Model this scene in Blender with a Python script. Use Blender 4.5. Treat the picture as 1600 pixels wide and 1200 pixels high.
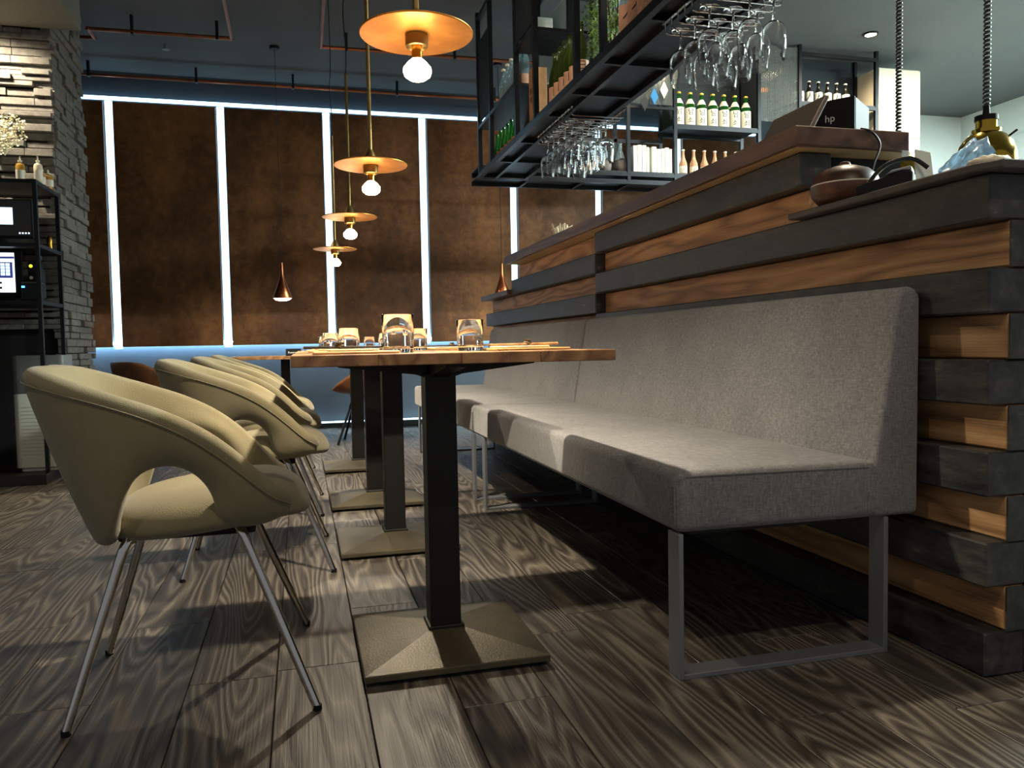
import bpy, bmesh, math, random
from mathutils import Vector, Matrix, noise as mnoise
random.seed(7)
for o in list(bpy.data.objects): bpy.data.objects.remove(o)
S = bpy.context.scene
COL = S.collection
PI = math.pi
ORD = ['first', 'second', 'third', 'fourth', 'fifth', 'sixth', 'seventh', 'eighth', 'ninth']

# ---------------------------------------------------------------- camera
CAM_H = 0.77
FPX = 1232.9
def nrm(v): return Vector(v).normalized()
_Y = nrm((471-800, 545-600, FPX)); _X = nrm((5445-800, 452-600, FPX))
_X = (_X - _Y*_X.dot(_Y)).normalized(); _Z = _X.cross(_Y)
if _Z[1] > 0: _Z = -_Z
def c2w(v): return Vector((_X.dot(v), _Y.dot(v), _Z.dot(v)))
cam_d = bpy.data.cameras.new('camera'); cam = bpy.data.objects.new('camera', cam_d); COL.objects.link(cam)
r_, u_, b_ = c2w(Vector((1,0,0))), c2w(Vector((0,-1,0))), -c2w(Vector((0,0,1)))
cam.matrix_world = Matrix(((r_.x,u_.x,b_.x,0),(r_.y,u_.y,b_.y,0),(r_.z,u_.z,b_.z,CAM_H),(0,0,0,1)))
cam_d.sensor_width = 36; cam_d.lens = 36*FPX/1600; cam_d.clip_start = 0.02
S.camera = cam
# ---------------------------------------------------------------- world, exposure
W = bpy.data.worlds.new('world'); S.world = W; W.use_nodes = True
W.node_tree.nodes['Background'].inputs[0].default_value = (0.95, 0.95, 1.0, 1)
W.node_tree.nodes['Background'].inputs[1].default_value = 0.13
S.view_settings.view_transform = 'Standard'; S.view_settings.look = 'None'
S.view_settings.gamma = 1; S.view_settings.use_curve_mapping = False
S.view_settings.exposure = 0.75

PENDANT_W = 85.0
BULB_COL = (1.0, 0.87, 0.66)
CEIL = 3.28
def lamp(name, kind, loc, power, col, parent=None, radius=.03, rot=(0,0,0), spot=None, size=None, blend=.5):
    d = bpy.data.lights.new(name, kind); d.energy = power; d.color = col
    if kind in ('POINT', 'SPOT'): d.shadow_soft_size = radius
    if kind == 'SPOT': d.spot_size = math.radians(spot); d.spot_blend = blend
    if kind == 'AREA':
        d.shape = 'RECTANGLE'; d.size, d.size_y = size
    o = bpy.data.objects.new(name, d); COL.objects.link(o); o.location = loc; o.rotation_euler = rot
    if parent: o.parent = parent
    return o

# ---------------------------------------------------------------- materials
def srgb(h):
    if isinstance(h, str):
        h = h.lstrip('#'); c = [int(h[i:i+2], 16)/255 for i in (0, 2, 4)]
    else: c = h
    return tuple((x/12.92 if x <= .04045 else ((x+.055)/1.055)**2.4) for x in c) + (1,)
class N:
    def __init__(s, name):
        s.m = bpy.data.materials.new(name); s.m.use_nodes = True; s.t = s.m.node_tree; s.b = s.t.nodes['Principled BSDF']
    def add(s, typ, **kw):
        n = s.t.nodes.new(typ)
        for k, v in kw.items(): setattr(n, k, v)
        return n
    def link(s, a, b): s.t.links.new(a, b)
    def put(s, key, v):
        if hasattr(v, 'is_linked') or hasattr(v, 'links'): s.link(v, s.b.inputs[key])
        else: s.b.inputs[key].default_value = v
    def coords(s, scale=(1,1,1), kind='Object', rnd=0):
        tc = s.add('ShaderNodeTexCoord'); v = tc.outputs[kind]
        if rnd:
            oi = s.add('ShaderNodeObjectInfo'); mul = s.add('ShaderNodeMath', operation='MULTIPLY'); s.link(oi.outputs['Random'], mul.inputs[0]); mul.inputs[1].default_value = rnd
            ad = s.add('ShaderNodeVectorMath', operation='ADD'); s.link(v, ad.inputs[0]); s.link(mul.outputs[0], ad.inputs[1]); v = ad.outputs[0]
        mp = s.add('ShaderNodeMapping'); mp.inputs['Scale'].default_value = scale; s.link(v, mp.inputs['Vector'])
        return mp.outputs[0]
    def noise(s, vec, scale=5, detail=4, rough=.55, dist=0):
        n = s.add('ShaderNodeTexNoise'); n.inputs['Scale'].default_value = scale; n.inputs['Detail'].default_value = detail
        n.inputs['Roughness'].default_value = rough; n.inputs['Distortion'].default_value = dist
        s.link(vec, n.inputs['Vector']); return n.outputs['Fac']
    def ramp(s, fac, stops):
        r = s.add('ShaderNodeValToRGB'); e = r.color_ramp.elements
        while len(e) < len(stops): e.new(.5)
        for i, (p, c) in enumerate(stops): e[i].position = p; e[i].color = c if len(c) == 4 else (*c, 1)
        s.link(fac, r.inputs[0]); return r.outputs[0]
    def math(s, op, a, b=None):
        n = s.add('ShaderNodeMath', operation=op)
        for i, v in enumerate((a, b)):
            if v is None: continue
            if isinstance(v, (int, float)): n.inputs[i].default_value = v
            else: s.link(v, n.inputs[i])
        return n.outputs[0]
    def mix(s, fac, a, b, blend='MIX'):
        n = s.add('ShaderNodeMix', data_type='RGBA', blend_type=blend)
        for i, v in ((0, fac), (6, a), (7, b)):
            if isinstance(v, (int, float, tuple)): n.inputs[i].default_value = v
            else: s.link(v, n.inputs[i])
        return n.outputs[2]
    def bump(s, h, strength=.2, dist=.005):
        n = s.add('ShaderNodeBump'); n.inputs['Strength'].default_value = strength; n.inputs['Distance'].default_value = dist
        s.link(h, n.inputs['Height']); s.link(n.outputs[0], s.b.inputs['Normal'])
MATS = {}
def plain(name, col, rough=.5, metal=0, spec=None, noise=None, bump=None, trans=0, ior=1.45, emit=None, alpha=None, coat=0, sheen=0):
    m = N(name); c = srgb(col)
    m.put('Base Color', c); m.put('Roughness', rough); m.put('Metallic', metal); m.put('IOR', ior)
    if spec is not None: m.put('Specular IOR Level', spec)
    if noise:
        sc, amt = noise; v = m.coords((1,1,1), rnd=7); f = m.noise(v, sc, 4)
        dk = tuple(x*(1-amt) for x in c[:3])+(1,); lt = tuple(min(1, x*(1+amt)) for x in c[:3])+(1,)
        m.put('Base Color', m.ramp(f, [(.3, dk), (.7, lt)]))
    if bump:
        v = m.coords((1,1,1)); m.bump(m.noise(v, bump[0], 3), bump[1], .004)
    if trans: m.put('Transmission Weight', trans)
    if emit: m.put('Emission Color', srgb(emit[0])); m.put('Emission Strength', emit[1])
    if coat: m.put('Coat Weight', coat)
    if sheen: m.put('Sheen Weight', sheen); m.put('Sheen Roughness', .6)
    MATS[name] = m.m; return m.m
def wood(name, dark, mid, light, axis=1, rough=.45, lines=16, stretch=(5, .7), bump=.25, fibre=.35, tint=.25, spec=.5, width=1.0):
    """grain = contour lines of a noise stretched along the board"""
    m = N(name); ax = {0: (stretch[1], stretch[0], stretch[0]), 1: (stretch[0], stretch[1], stretch[0]), 2: (stretch[0], stretch[0], stretch[1])}[axis]
    v = m.coords(ax, rnd=37)
    n = m.noise(v, 1, 2, .45)
    pp = m.math('PINGPONG', m.math('MULTIPLY', n, lines), 1.0)
    fx = tuple((stretch[0]*45 if a == stretch[0] else stretch[1]*5) for a in ax); v2 = m.coords(fx, rnd=37); fib = m.noise(v2, 1, 3, .6)
    big = m.noise(m.coords(tuple(a*.6 for a in ax), rnd=53), 1, 3, .5)
    col = m.ramp(m.math('ADD', m.math('MULTIPLY', pp, 1-fibre), m.math('MULTIPLY', fib, fibre)), [(.12, srgb(dark)), (.5, srgb(mid)), (.95, srgb(light))])
    oi = m.add('ShaderNodeObjectInfo')
    v_ = m.math('ADD', m.math('MULTIPLY', big, tint*2), m.math('MULTIPLY', oi.outputs['Random'], tint)); v_ = m.math('ADD', v_, 1-tint*1.45)
    g = m.add('ShaderNodeCombineColor'); [m.link(v_, g.inputs[i]) for i in range(3)]
    m.put('Base Color', m.mix(1.0, col, g.outputs[0], 'MULTIPLY')); m.put('Roughness', rough); m.put('Specular IOR Level', spec)
    m.bump(m.math('ADD', pp, fib), bump, .0015)
    MATS[name] = m.m; return m.m

wood('floor_oak', '#26221f', '#544d46', '#938b7e', 1, .40, 52, (5, .55), .5, .55, .28)
wood('beam_wood', '#62442a', '#b3875a', '#d8ae7c', 1, .55, 14, (8, .9), .5, .55, .35)
def painted_beam():
    m = N('beam_black'); v = m.coords((3, .8, 3), rnd=31); n = m.noise(v, 6, 7, .72)
    m.put('Base Color', m.ramp(n, [(.36, srgb('#1f1f20')), (.52, srgb('#363737')), (.62, srgb('#484742')), (.72, srgb('#716c5e'))]))
    m.put('Roughness', m.ramp(n, [(.3, (.35,)*3), (.8, (.6,)*3)])); m.bump(m.noise(m.coords((30, 3, 30), rnd=31), 1, 5, .7), .5, .003); MATS['beam_black'] = m.m
painted_beam()
wood('slab_wood', '#35221a', '#5a4032', '#765743', 1, .38, 14, (6, .6), .2, .5, .2)
wood('table_oak', '#6e4a30', '#a2754c', '#c39766', 1, .38, 16, (6, .7), .2, .5, .15)
wood('pale_wood', '#8a6a3c', '#c8a468', '#e2c48c', 0, .5, 5, (8, .8), .2, .5, .15)
plain('plywood', '#b59a70', .6, noise=(3, .3))
plain('black_metal', '#1b1d20', .38, .6, noise=(4, .25), bump=(60, .08))
plain('black_frame', '#15171a', .42, .3)
plain('pole_paint', '#1c1b19', .5, .2, bump=(250, .15))
plain('base_iron', '#5d5645', .42, .35, noise=(7, .35), bump=(220, .25))
plain('chrome', '#d9d6d0', .08, 1)
plain('steel_grey', '#8a8f96', .4, .55)
plain('brass', '#b98a3c', .25, 1)
plain('brass_rod', '#8f7546', .38, .9)
def brushed():
    m = N('gold_disc'); tc = m.add('ShaderNodeTexCoord'); m.put('Metallic', .75); m.put('Roughness', .38)
    f = m.noise(m.coords((1, 1, 1)), 9, 3); m.put('Base Color', m.ramp(f, [(.3, srgb('#c07a2a')), (.7, srgb('#e6a64c'))])); MATS['gold_disc'] = m.m
brushed()
plain('copper', '#a9674a', .32, 1, noise=(6, .3))
plain('rose_copper', '#a5603c', .3, 1)
plain('chair_fabric', '#7a7153', .9, sheen=.25, noise=(9, .1), bump=(420, .35))
plain('chair_under', '#17150f', .7)
def bench():
    m = N('bench_fabric'); v = m.coords((260, 260, 60)); f1 = m.noise(v, 1, 2, .6); v2 = m.coords((60, 60, 260)); f2 = m.noise(v2, 1, 2, .6)
    big = m.noise(m.coords((1, 1, 1)), 6, 4)
    s_ = m.math('ADD', m.math('MULTIPLY', m.math('ADD', f1, f2), .4), m.math('MULTIPLY', big, .2))
    m.put('Base Color', m.ramp(s_, [(.3, srgb('#525255')), (.5, srgb('#767577')), (.7, srgb('#949292'))])); m.put('Roughness', .92); m.put('Sheen Weight', .2)
    m.bump(m.math('ADD', f1, f2), .35, .001); MATS['bench_fabric'] = m.m
bench()
def rust():
    m = N('rust_panel'); v = m.coords((1, 1, .45), rnd=41); a = m.noise(v, 1.6, 5, .6); b = m.noise(m.coords((1, 1, 1), rnd=11), 14, 6, .7)
    s_ = m.math('ADD', m.math('MULTIPLY', a, .65), m.math('MULTIPLY', b, .35))
    m.put('Base Color', m.ramp(s_, [(.3, srgb('#2b1a10')), (.48, srgb('#56371f')), (.62, srgb('#7a5330')), (.8, srgb('#92693c'))])); m.put('Roughness', .55); m.put('Metallic', .25); m.put('Specular IOR Level', .3)
    m.bump(b, .15, .002); MATS['rust_panel'] = m.m
rust()
plain('wall_paint', '#3c444e', .65, noise=(3, .12), bump=(60, .1))
plain('ceiling_paint', '#5c5f60', .8, noise=(2, .06))
plain('soffit_paint', '#75736a', .8)
plain('kitchen_white', '#dfe6e2', .25, noise=(2, .03))
plain('cream_panel', '#d8cdb4', .5, noise=(2, .04))
plain('stone', '#6f6b66', .8, noise=(25, .3), bump=(60, .5))
plain('stone_back', '#1d1b1a', .9)
plain('dark_wood', '#231a15', .5, noise=(10, .3))
plain('white_plastic', '#d8d6c8', .45, bump=(400, .1))
plain('grey_plastic', '#6b6d6a', .45)
plain('black_plastic', '#14161a', .6, spec=.25)
plain('dark_grey_plastic', '#2c3236', .6, spec=.25)
plain('brushed_alu', '#8c7f74', .4, .6)
plain('glass', '#ffffff', 0, trans=1, ior=1.45)
plain('ribbed_glass', '#cfd6d2', .12, trans=.9, ior=1.3)
plain('green_glass', '#2f8a2c', .06, trans=.75, ior=1.4)
plain('olive_glass', '#3f4e1c', .08, trans=.6, ior=1.4)
plain('dark_glass', '#17130e', .08, trans=.2)
plain('blue_glass', '#b9d3dc', .06, trans=.7)
plain('pink_glass', '#e2b38e', .12, trans=.4)
plain('amber_glass', '#d0a14a', .12, trans=.4)
plain('label_white', '#ece9d8', .6)
plain('label_pink', '#c79a80', .6, noise=(30, .15))
plain('label_orange', '#b9713f', .6)
plain('ink', '#1c1a18', .6)
plain('white_ink', '#e8e8e8', .6)
plain('cap_white', '#efe9d2', .4)
plain('cap_gold', '#d9b24a', .3, .6)
plain('kraft', '#b07d4e', .7, noise=(20, .15))
plain('paper', '#e0d6bd', .7, noise=(15, .1))
plain('napkin', '#d9c29a', .8)
plain('leather', '#6e4326', .42, noise=(12, .25), bump=(160, .2))
plain('leaf', '#5d7a2c', .55, noise=(8, .4))
plain('petal', '#e9e4c0', .6)
plain('twig', '#4c3a26', .8)
plain('pot', '#3a3631', .7)
wood('diffuser_wood', '#2c1a13', '#4a2e22', '#644030', 0, .4, 6, (5, 1.2), .1, .5, .1)
plain('slate', '#4b4844', .5, noise=(12, .25), bump=(40, .2))
plain('heat_gold', '#c9a63e', .12, 1)
plain('cord_black', '#141414', .5)
plain('cord_mix', '#3a3a38', .5, noise=(300, .7))
plain('blue_bag', '#9fc6e4', .25, trans=.35, ior=1.2)
plain('blue_cloth', '#1f6ea5', .7)
plain('screen_blue', '#000000', .2, emit=('#bfe6ff', 1.3))
plain('screen_white', '#000000', .2, emit=('#dcecff', 1.6))
plain('screen_navy', '#000000', .2, emit=('#2b3170', .8))
plain('screen_dark', '#2b2723', .12, noise=(3, .3))
plain('led_blue', '#000000', .2, emit=('#2f7bff', 8))
plain('led_yellow', '#000000', .2, emit=('#c9d62a', 1.5))
plain('led_strip', '#ffffff', .5, emit=('#b4e4ff', 2.2))
plain('led_bright', '#ffffff', .5, emit=('#a9dcff', 40))
plain('bulb_glow', '#ffffff', .3, emit=('#ffe9c2', 22))
plain('downlight_glow', '#ffffff', .3, emit=('#ffe8b8', 30))
plain('tube_glow', '#ffffff', .3, emit=('#e6fff6', 6))

# ---------------------------------------------------------------- mesh helpers
def box(bm, x0, x1, y0, y1, z0, z1, M=None):
    v = [bm.verts.new(M @ Vector(p) if M else p) for p in ((x0,y0,z0),(x1,y0,z0),(x1,y1,z0),(x0,y1,z0),(x0,y0,z1),(x1,y0,z1),(x1,y1,z1),(x0,y1,z1))]
    for f in ((0,3,2,1),(4,5,6,7),(0,1,5,4),(1,2,6,5),(2,3,7,6),(3,0,4,7)): bm.faces.new([v[i] for i in f])
    return bm
def B(*a, **k): return box(bmesh.new(), *a, **k)
def tube(bm, pts, r, seg=8, cap=True):
    pts = [Vector(p) for p in pts]; rings = []; up = None
    rr = r if isinstance(r, (list, tuple)) else [r]*len(pts)
    for i, p in enumerate(pts):
        d = (pts[min(i+1, len(pts)-1)] - pts[max(i-1, 0)]).normalized()
        if up is None: up = d.orthogonal().normalized()
        up = (up - d*up.dot(d)).normalized(); s = d.cross(up)
        rings.append([bm.verts.new(p + (up*math.cos(a) + s*math.sin(a))*rr[i]) for a in (2*PI*k/seg for k in range(seg))])
    for a, b in zip(rings, rings[1:]):
        for k in range(seg): bm.faces.new((a[k], a[(k+1) % seg], b[(k+1) % seg], b[k]))
    if cap: bm.faces.new(rings[0][::-1]); bm.faces.new(rings[-1])
    return bm
def T(pts, r, seg=8): return tube(bmesh.new(), pts, r, seg)
def smoothpath(pts, n=6):
    P = [Vector(p) for p in pts]; out = []
    for i in range(len(P)-1):
        p0, p1, p2, p3 = P[max(i-1,0)], P[i], P[i+1], P[min(i+2, len(P)-1)]
        for k in range(n):
            t = k/n; out.append(.5*((2*p1)+(p2-p0)*t+(2*p0-5*p1+4*p2-p3)*t*t+(3*p1-p0-3*p2+p3)*t**3))
    out.append(P[-1]); return out
def lathe(bm, prof, seg=20, c=(0,0,0), closed=False):
    rings = []
    for r, z in prof:
        if r < 1e-6: rings.append([bm.verts.new((c[0], c[1], c[2]+z))])
        else: rings.append([bm.verts.new((c[0]+r*math.cos(2*PI*k/seg), c[1]+r*math.sin(2*PI*k/seg), c[2]+z)) for k in range(seg)])
    pairs = list(zip(rings, rings[1:]))
    if closed: pairs.append((rings[-1], rings[0]))
    for a, b in pairs:
        for k in range(seg):
            k2 = (k+1) % seg
            if len(a) == 1 and len(b) == 1: continue
            if len(a) == 1: bm.faces.new((a[0], b[k2], b[k]))
            elif len(b) == 1: bm.faces.new((a[k], a[k2], b[0]))
            else: bm.faces.new((a[k], a[k2], b[k2], b[k]))
    return bm
def L(prof, seg=20, c=(0,0,0), closed=False): return lathe(bmesh.new(), prof, seg, c, closed)
def prism(poly, axis, a, b):
    bm = bmesh.new()
    def P(u, v, w): return {0: (w, u, v), 1: (u, w, v), 2: (u, v, w)}[axis]
    A = [bm.verts.new(P(u, v, a)) for u, v in poly]; Bv = [bm.verts.new(P(u, v, b)) for u, v in poly]
    n = len(poly)
    for i in range(n): bm.faces.new((A[i], A[(i+1) % n], Bv[(i+1) % n], Bv[i]))
    bm.faces.new(A[::-1]); bm.faces.new(Bv); return bm
def obj(name, bm, mat, parent=None, bevel=0, seg=2, smooth=False, loc=None, kind=None):
    bmesh.ops.recalc_face_normals(bm, faces=bm.faces)
    if bevel:
        bmesh.ops.bevel(bm, geom=[e for e in bm.edges if len(e.link_faces) == 2 and e.calc_face_angle(0) > .35], offset=bevel, segments=seg, affect='EDGES', profile=.5, clamp_overlap=True)
    me = bpy.data.meshes.new(name); bm.to_mesh(me); bm.free()
    if smooth:
        for p in me.polygons: p.use_smooth = True
    me.materials.append(MATS[mat])
    if smooth and smooth != 'all': me.set_sharp_from_angle(angle=math.radians(40))
    o = bpy.data.objects.new(name, me); COL.objects.link(o)
    if parent: o.parent = parent
    if loc: o.location = loc
    if kind: o['kind'] = kind
    return o
def inst(src, parent=None, loc=None, rot=None, name=None):
    o = src.copy(); COL.objects.link(o)
    if parent: o.parent = parent
    if loc is not None: o.location = loc
    if rot is not None: o.rotation_euler = rot
    return o
def tag(o, label, cat, group=None):
    o['label'] = label; o['category'] = cat
    if group: o['group'] = group
    return o
def thing(name, label, cat, loc=(0,0,0), rotz=0, group=None):
    o = bpy.data.objects.new(name, None); COL.objects.link(o); o.location = loc; o.rotation_euler = (0, 0, rotz); o.empty_display_size = .1
    return tag(o, label, cat, group)
def single(name, bm, mat, label, cat, loc=(0,0,0), rot=(0,0,0), group=None, **k):
    o = obj(name, bm, mat, None, **k); o.location = loc; o.rotation_euler = rot
    return tag(o, label, cat, group)
def dup(root, loc, rotz=0, label=None, group=None):
    r = root.copy(); COL.objects.link(r); r.location = loc; r.rotation_euler = (0, 0, rotz)
    if label: r['label'] = label
    if group: r['group'] = group
    for ch in list(root.children):
        c = ch.copy(); COL.objects.link(c); c.parent = r
        for g in list(ch.children):
            d = g.copy(); COL.objects.link(d); d.parent = c
    return r
def struct(name, bm, mat, **k):
    return obj(name, bm, mat, kind='structure', **k)
def text_bm(s, size, depth=.0006, align='CENTER'):
    cu = bpy.data.curves.new('t', 'FONT'); cu.body = s; cu.size = size; cu.extrude = depth; cu.align_x = align; cu.align_y = 'CENTER'; cu.resolution_u = 3
    to = bpy.data.objects.new('t', cu); COL.objects.link(to)
    dg = bpy.context.evaluated_depsgraph_get(); me = bpy.data.meshes.new_from_object(to.evaluated_get(dg))
    bm = bmesh.new(); bm.from_mesh(me); bpy.data.objects.remove(to); bpy.data.curves.remove(cu); bpy.data.meshes.remove(me); return bm
def cyl_wrap(bm, r):
    """bend flat text (x across, y up) onto a cylinder of radius r that faces -Y"""
    bmesh.ops.triangulate(bm, faces=bm.faces[:]); bmesh.ops.subdivide_edges(bm, edges=bm.edges[:], cuts=2)
    for v in bm.verts:
        a = v.co.x/r; rr = r + v.co.z
        v.co = Vector((rr*math.sin(a), -rr*math.cos(a), v.co.y))
    return bm
def xform(bm, M):
    bmesh.ops.transform(bm, matrix=M, verts=bm.verts); return bm

# ================================================================ SETTING
# floor with planks
floor = struct('floor', B(-3.2, 8.2, -1.6, 8.2, -.06, -.012), 'dark_wood')
PW, PL = .1955, 1.22
pb = bmesh.new(); box(pb, -PW/2+.0012, PW/2-.0012, -PL/2+.0012, PL/2-.0012, -.0105, 0)
plank0 = obj('plank', pb, 'floor_oak', floor, bevel=.0012, seg=1)
first = True; nplank = 0
far = bmesh.new()
cols = []
for i in range(-11, 30):
    cx = .018 + i*PW
    off = random.random()*PL
    for j in range(-2, 8):
        cy = j*PL + off
        if cy < -1.0 or cy > 7.9: continue
        cols.append((cx, cy))
cols.sort(key=lambda p: (p[0]-.3)**2*.9 + (p[1]-2)**2*.35)
for k, (cx, cy) in enumerate(cols):
    if nplank < 200:
        o = plank0 if first else inst(plank0, floor); first = False; o.location = (cx, cy, 0); nplank += 1
    else:
        box(far, cx-PW/2+.0012, cx+PW/2-.0012, cy-PL/2+.0012, cy+PL/2-.0012, -.0105, 0)
obj('far_planks', far, 'floor_oak', floor, kind='stuff')

# ceiling
ceiling = struct('ceiling', B(-3.2, 8.2, -1.6, 8.2, CEIL, CEIL+.08), 'ceiling_paint')
obj('access_panel', B(-1.55, -.85, 5.2, 6.05, CEIL-.004, CEIL), 'ceiling_paint', ceiling, bevel=.002, seg=1)
soffit = struct('trim_1', B(-3.2, -1.31, 2.0, 5.72, 2.84, CEIL), 'soffit_paint')
# back wall
WY = 7.86
wall_back = struct('wall_back', B(-3.2, 8.2, WY, WY+.12, 0, CEIL), 'wall_paint')
wall_left = struct('wall_left', B(-3.2, -3.1, 2.0, WY, 0, CEIL), 'wall_paint')
base_back = struct('baseboard_back', B(-3.0, 3.2, WY-.09, WY-.012, .012, .05), 'black_frame')
tag(obj('floor_light_strip', B(-3.0, 3.2, WY-.07, WY-.03, .0505, .062), 'led_strip'), 'thin cool white light strip along the foot of the panelled wall', 'light strip')

# rust panels with light strips in the gaps
edges = [-1.59, -.655, .292, 1.207, 2.118, 3.031, 3.95]
gapw = .040
PY0, PY1 = WY-.11, WY-.075
xs = [-2.55] + edges + [4.9]
names = ['rust-brown wall panel half hidden behind the stone pillar', 'rust-brown wall panel just beside the stone pillar', 'rust-brown wall panel behind the lit copper cone lamp',
         'rust-brown wall panel behind the row of gold disc lamps', 'rust-brown wall panel ending beside the hanging bottle rack', 'rust-brown wall panel under the far end of the bottle rack',
         'rust-brown wall panel above the napkin holder on the bar', 'rust-brown wall panel hidden mostly behind the bar shelf']
for i in range(len(xs)-1):
    tag(obj('wall_panel', B(xs[i]+gapw, xs[i+1]-gapw, PY0, PY1, .815, 2.985), 'rust_panel', bevel=.002, seg=1), names[i], 'wall panel', 'rust-brown panels on the back wall')
snames = ['beside the stone pillar', 'second from the stone pillar', 'behind the gold disc lamps', 'left of the hanging bottle rack', 'behind the second cone lamp', 'behind the napkin holder', 'behind the bar shelves']
for i, x in enumerate(edges):
    tag(obj('light_strip', B(x-.031, x+.031, WY-.07, WY-.045, .80, 3.0), 'led_strip'), 'upright cool white light strip between wall panels, ' + snames[i], 'light strip', 'upright light strips between the panels')
tag(obj('light_strip', B(-2.6, 4.9, WY-.055, WY-.02, 3.02, 3.045), 'led_strip'), 'long horizontal light strip along the top of the wall panels', 'light strip')
tag(obj('light_strip', B(-2.6, 4.9, WY-.06, WY-.03, .835, .858), 'led_bright'), 'hidden horizontal light strip behind the bottom of the wall panels', 'light strip')
tag(obj('wall_bracket', B(-2.6, 4.9, WY-.045, WY-.001, 2.985, 3.0), 'steel_grey'), 'slim grey rail along the top of the rust-brown wall panels', 'rail')

# stone pillar
PX0, PX1, PYF, PYB, PTOP = -2.6, -1.50, 5.75, 6.48, 2.84
pillar = struct('wall_pillar', B(PX0, PX1-.03, PYF+.03, PYB, 0, CEIL-.001), 'stone_back')
stone_src = {}
def stone_mesh(lx, lz, axis):
    key = (round(lx, 2), lz, axis)
    if key not in stone_src:
        bm = B(-lx/2, lx/2, -.03, .03, -lz/2, lz/2) if axis == 0 else B(-.03, .03, -lx/2, lx/2, -lz/2, lz/2)
        bmesh.ops.bevel(bm, geom=bm.edges[:], offset=.003, segments=1, affect='EDGES')
        me = bpy.data.meshes.new('stone'); bm.to_mesh(me); bm.free(); me.materials.append(MATS['stone']); stone_src[key] = me
    return stone_src[key]
stones = []
z = .03; rnd = random.Random(3)
while z < PTOP-.02:
    h = rnd.choice([.03, .036, .045])
    x = PX1
    while x > -2.0:
        l = rnd.choice([.1, .16, .22, .3]); d = rnd.choice([0, .012, .03, .05])
        if z > .9: stones.append((0, (x-l/2, PYF+.03-d, z+h/2), l, h))
        x -= l+.002
    z += h+rnd.choice([.003, .006, .014])
z = .03
while z < CEIL-.07:
    h = rnd.choice([.04, .05, .06])
    y = PYF+.002
    while y < PYB-.02:
        l = min(rnd.choice([.12, .2, .28]), PYB-y); d = rnd.choice([0, .006, .014, .022])
        if z > .45: stones.append((1, (PX1-.03+d, y+l/2, z+h/2), l, h))
        y += l+.003
    z += h+.004
lst = stones[:]
lst.sort(key=lambda s: (-(s[1][0]) if s[0] == 0 else 0) - s[1][2]*.15)
restbm = bmesh.new()
for k, (ax, c, l, h) in enumerate(lst):
    if k < 280:
        o = bpy.data.objects.new('stone', stone_mesh(l, h, ax)); COL.objects.link(o); o.parent = pillar; o.location = c
    else:
        if ax == 0: box(restbm, c[0]-l/2, c[0]+l/2, c[1]-.03, c[1]+.03, c[2]-h/2, c[2]+h/2)
        else: box(restbm, c[0]-.03, c[0]+.03, c[1]-l/2, c[1]+l/2, c[2]-h/2, c[2]+h/2)
obj('small_stones', restbm, 'stone', pillar, kind='stuff')

# kitchen walls
struct('wall_right', B(7.4, 7.5, 1.0, WY, 0, CEIL), 'kitchen_white')
for k, (y0, y1) in enumerate(((4.2, 5.6), (5.605, 7.0), (7.005, 7.85))):
    for z0, z1 in ((.9, 2.1), (2.105, 2.9)):
        o = obj('wall_board', B(7.385, 7.399, y0, y1, z0, z1), 'kitchen_white', bpy.data.objects['wall_right'], bevel=.003, seg=1)
struct('wall_kitchen', B(5.6, 7.4, 7.55, WY-.13, 0, CEIL-.001), 'kitchen_white')
cab = thing('tall_cabinet', 'tall cream panelled cabinet beside the shelf of dark bottles', 'cabinet', (5.26, 6.3, 0))
obj('body', B(-.28, .16, -.3, .3, 0, 3.15), 'cream_panel', cab)
for z0, z1 in ((.1, 1.6), (1.605, 2.55), (2.555, 3.14)): obj('door', B(-.279, .159, -.315, -.301, z0, z1), 'cream_panel', cab, bevel=.003, seg=1)

# ================================================================ BAR
BX, BY0 = 1.462, 1.41
PITCH = .1025
bar = thing('bar_counter', 'bar front of stacked black painted and natural timber beams behind grey bench', 'bar counter', (BX, BY0, 0))
SEAM = 3.81-BY0; E1 = 2.12-BY0; FAR = 6.28-BY0; UFAR = 5.47-BY0
TH = .055
def beam(y0, y1, row, black, proud=True):
    x0 = 0 if black else TH
    z0 = row*PITCH+.0008 + (.0 if row else .001); z1 = (row+1)*PITCH-.0008
    obj('beam', B(x0, TH*2 if not black else TH*2, y0+.001, y1-.001, z0, z1), 'beam_black' if black else 'beam_wood', bar, bevel=.004, seg=1)
for row in range(0, 13):
    near_black = row % 2 == 0
    ystart = 0 if row < 11 else E1 + (.0 if near_black else -.0)
    if row == 12: ystart = E1-.03
    yend = FAR if row < 11 else UFAR
    if row in (0,): beam(0, yend, row, True)
    else:
        if row >= 8:
            beam(ystart, SEAM, row, near_black); beam(SEAM, yend, row, not near_black)
        else:
            beam(ystart, 2.6, row, near_black); beam(2.6, yend, row, near_black)
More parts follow.
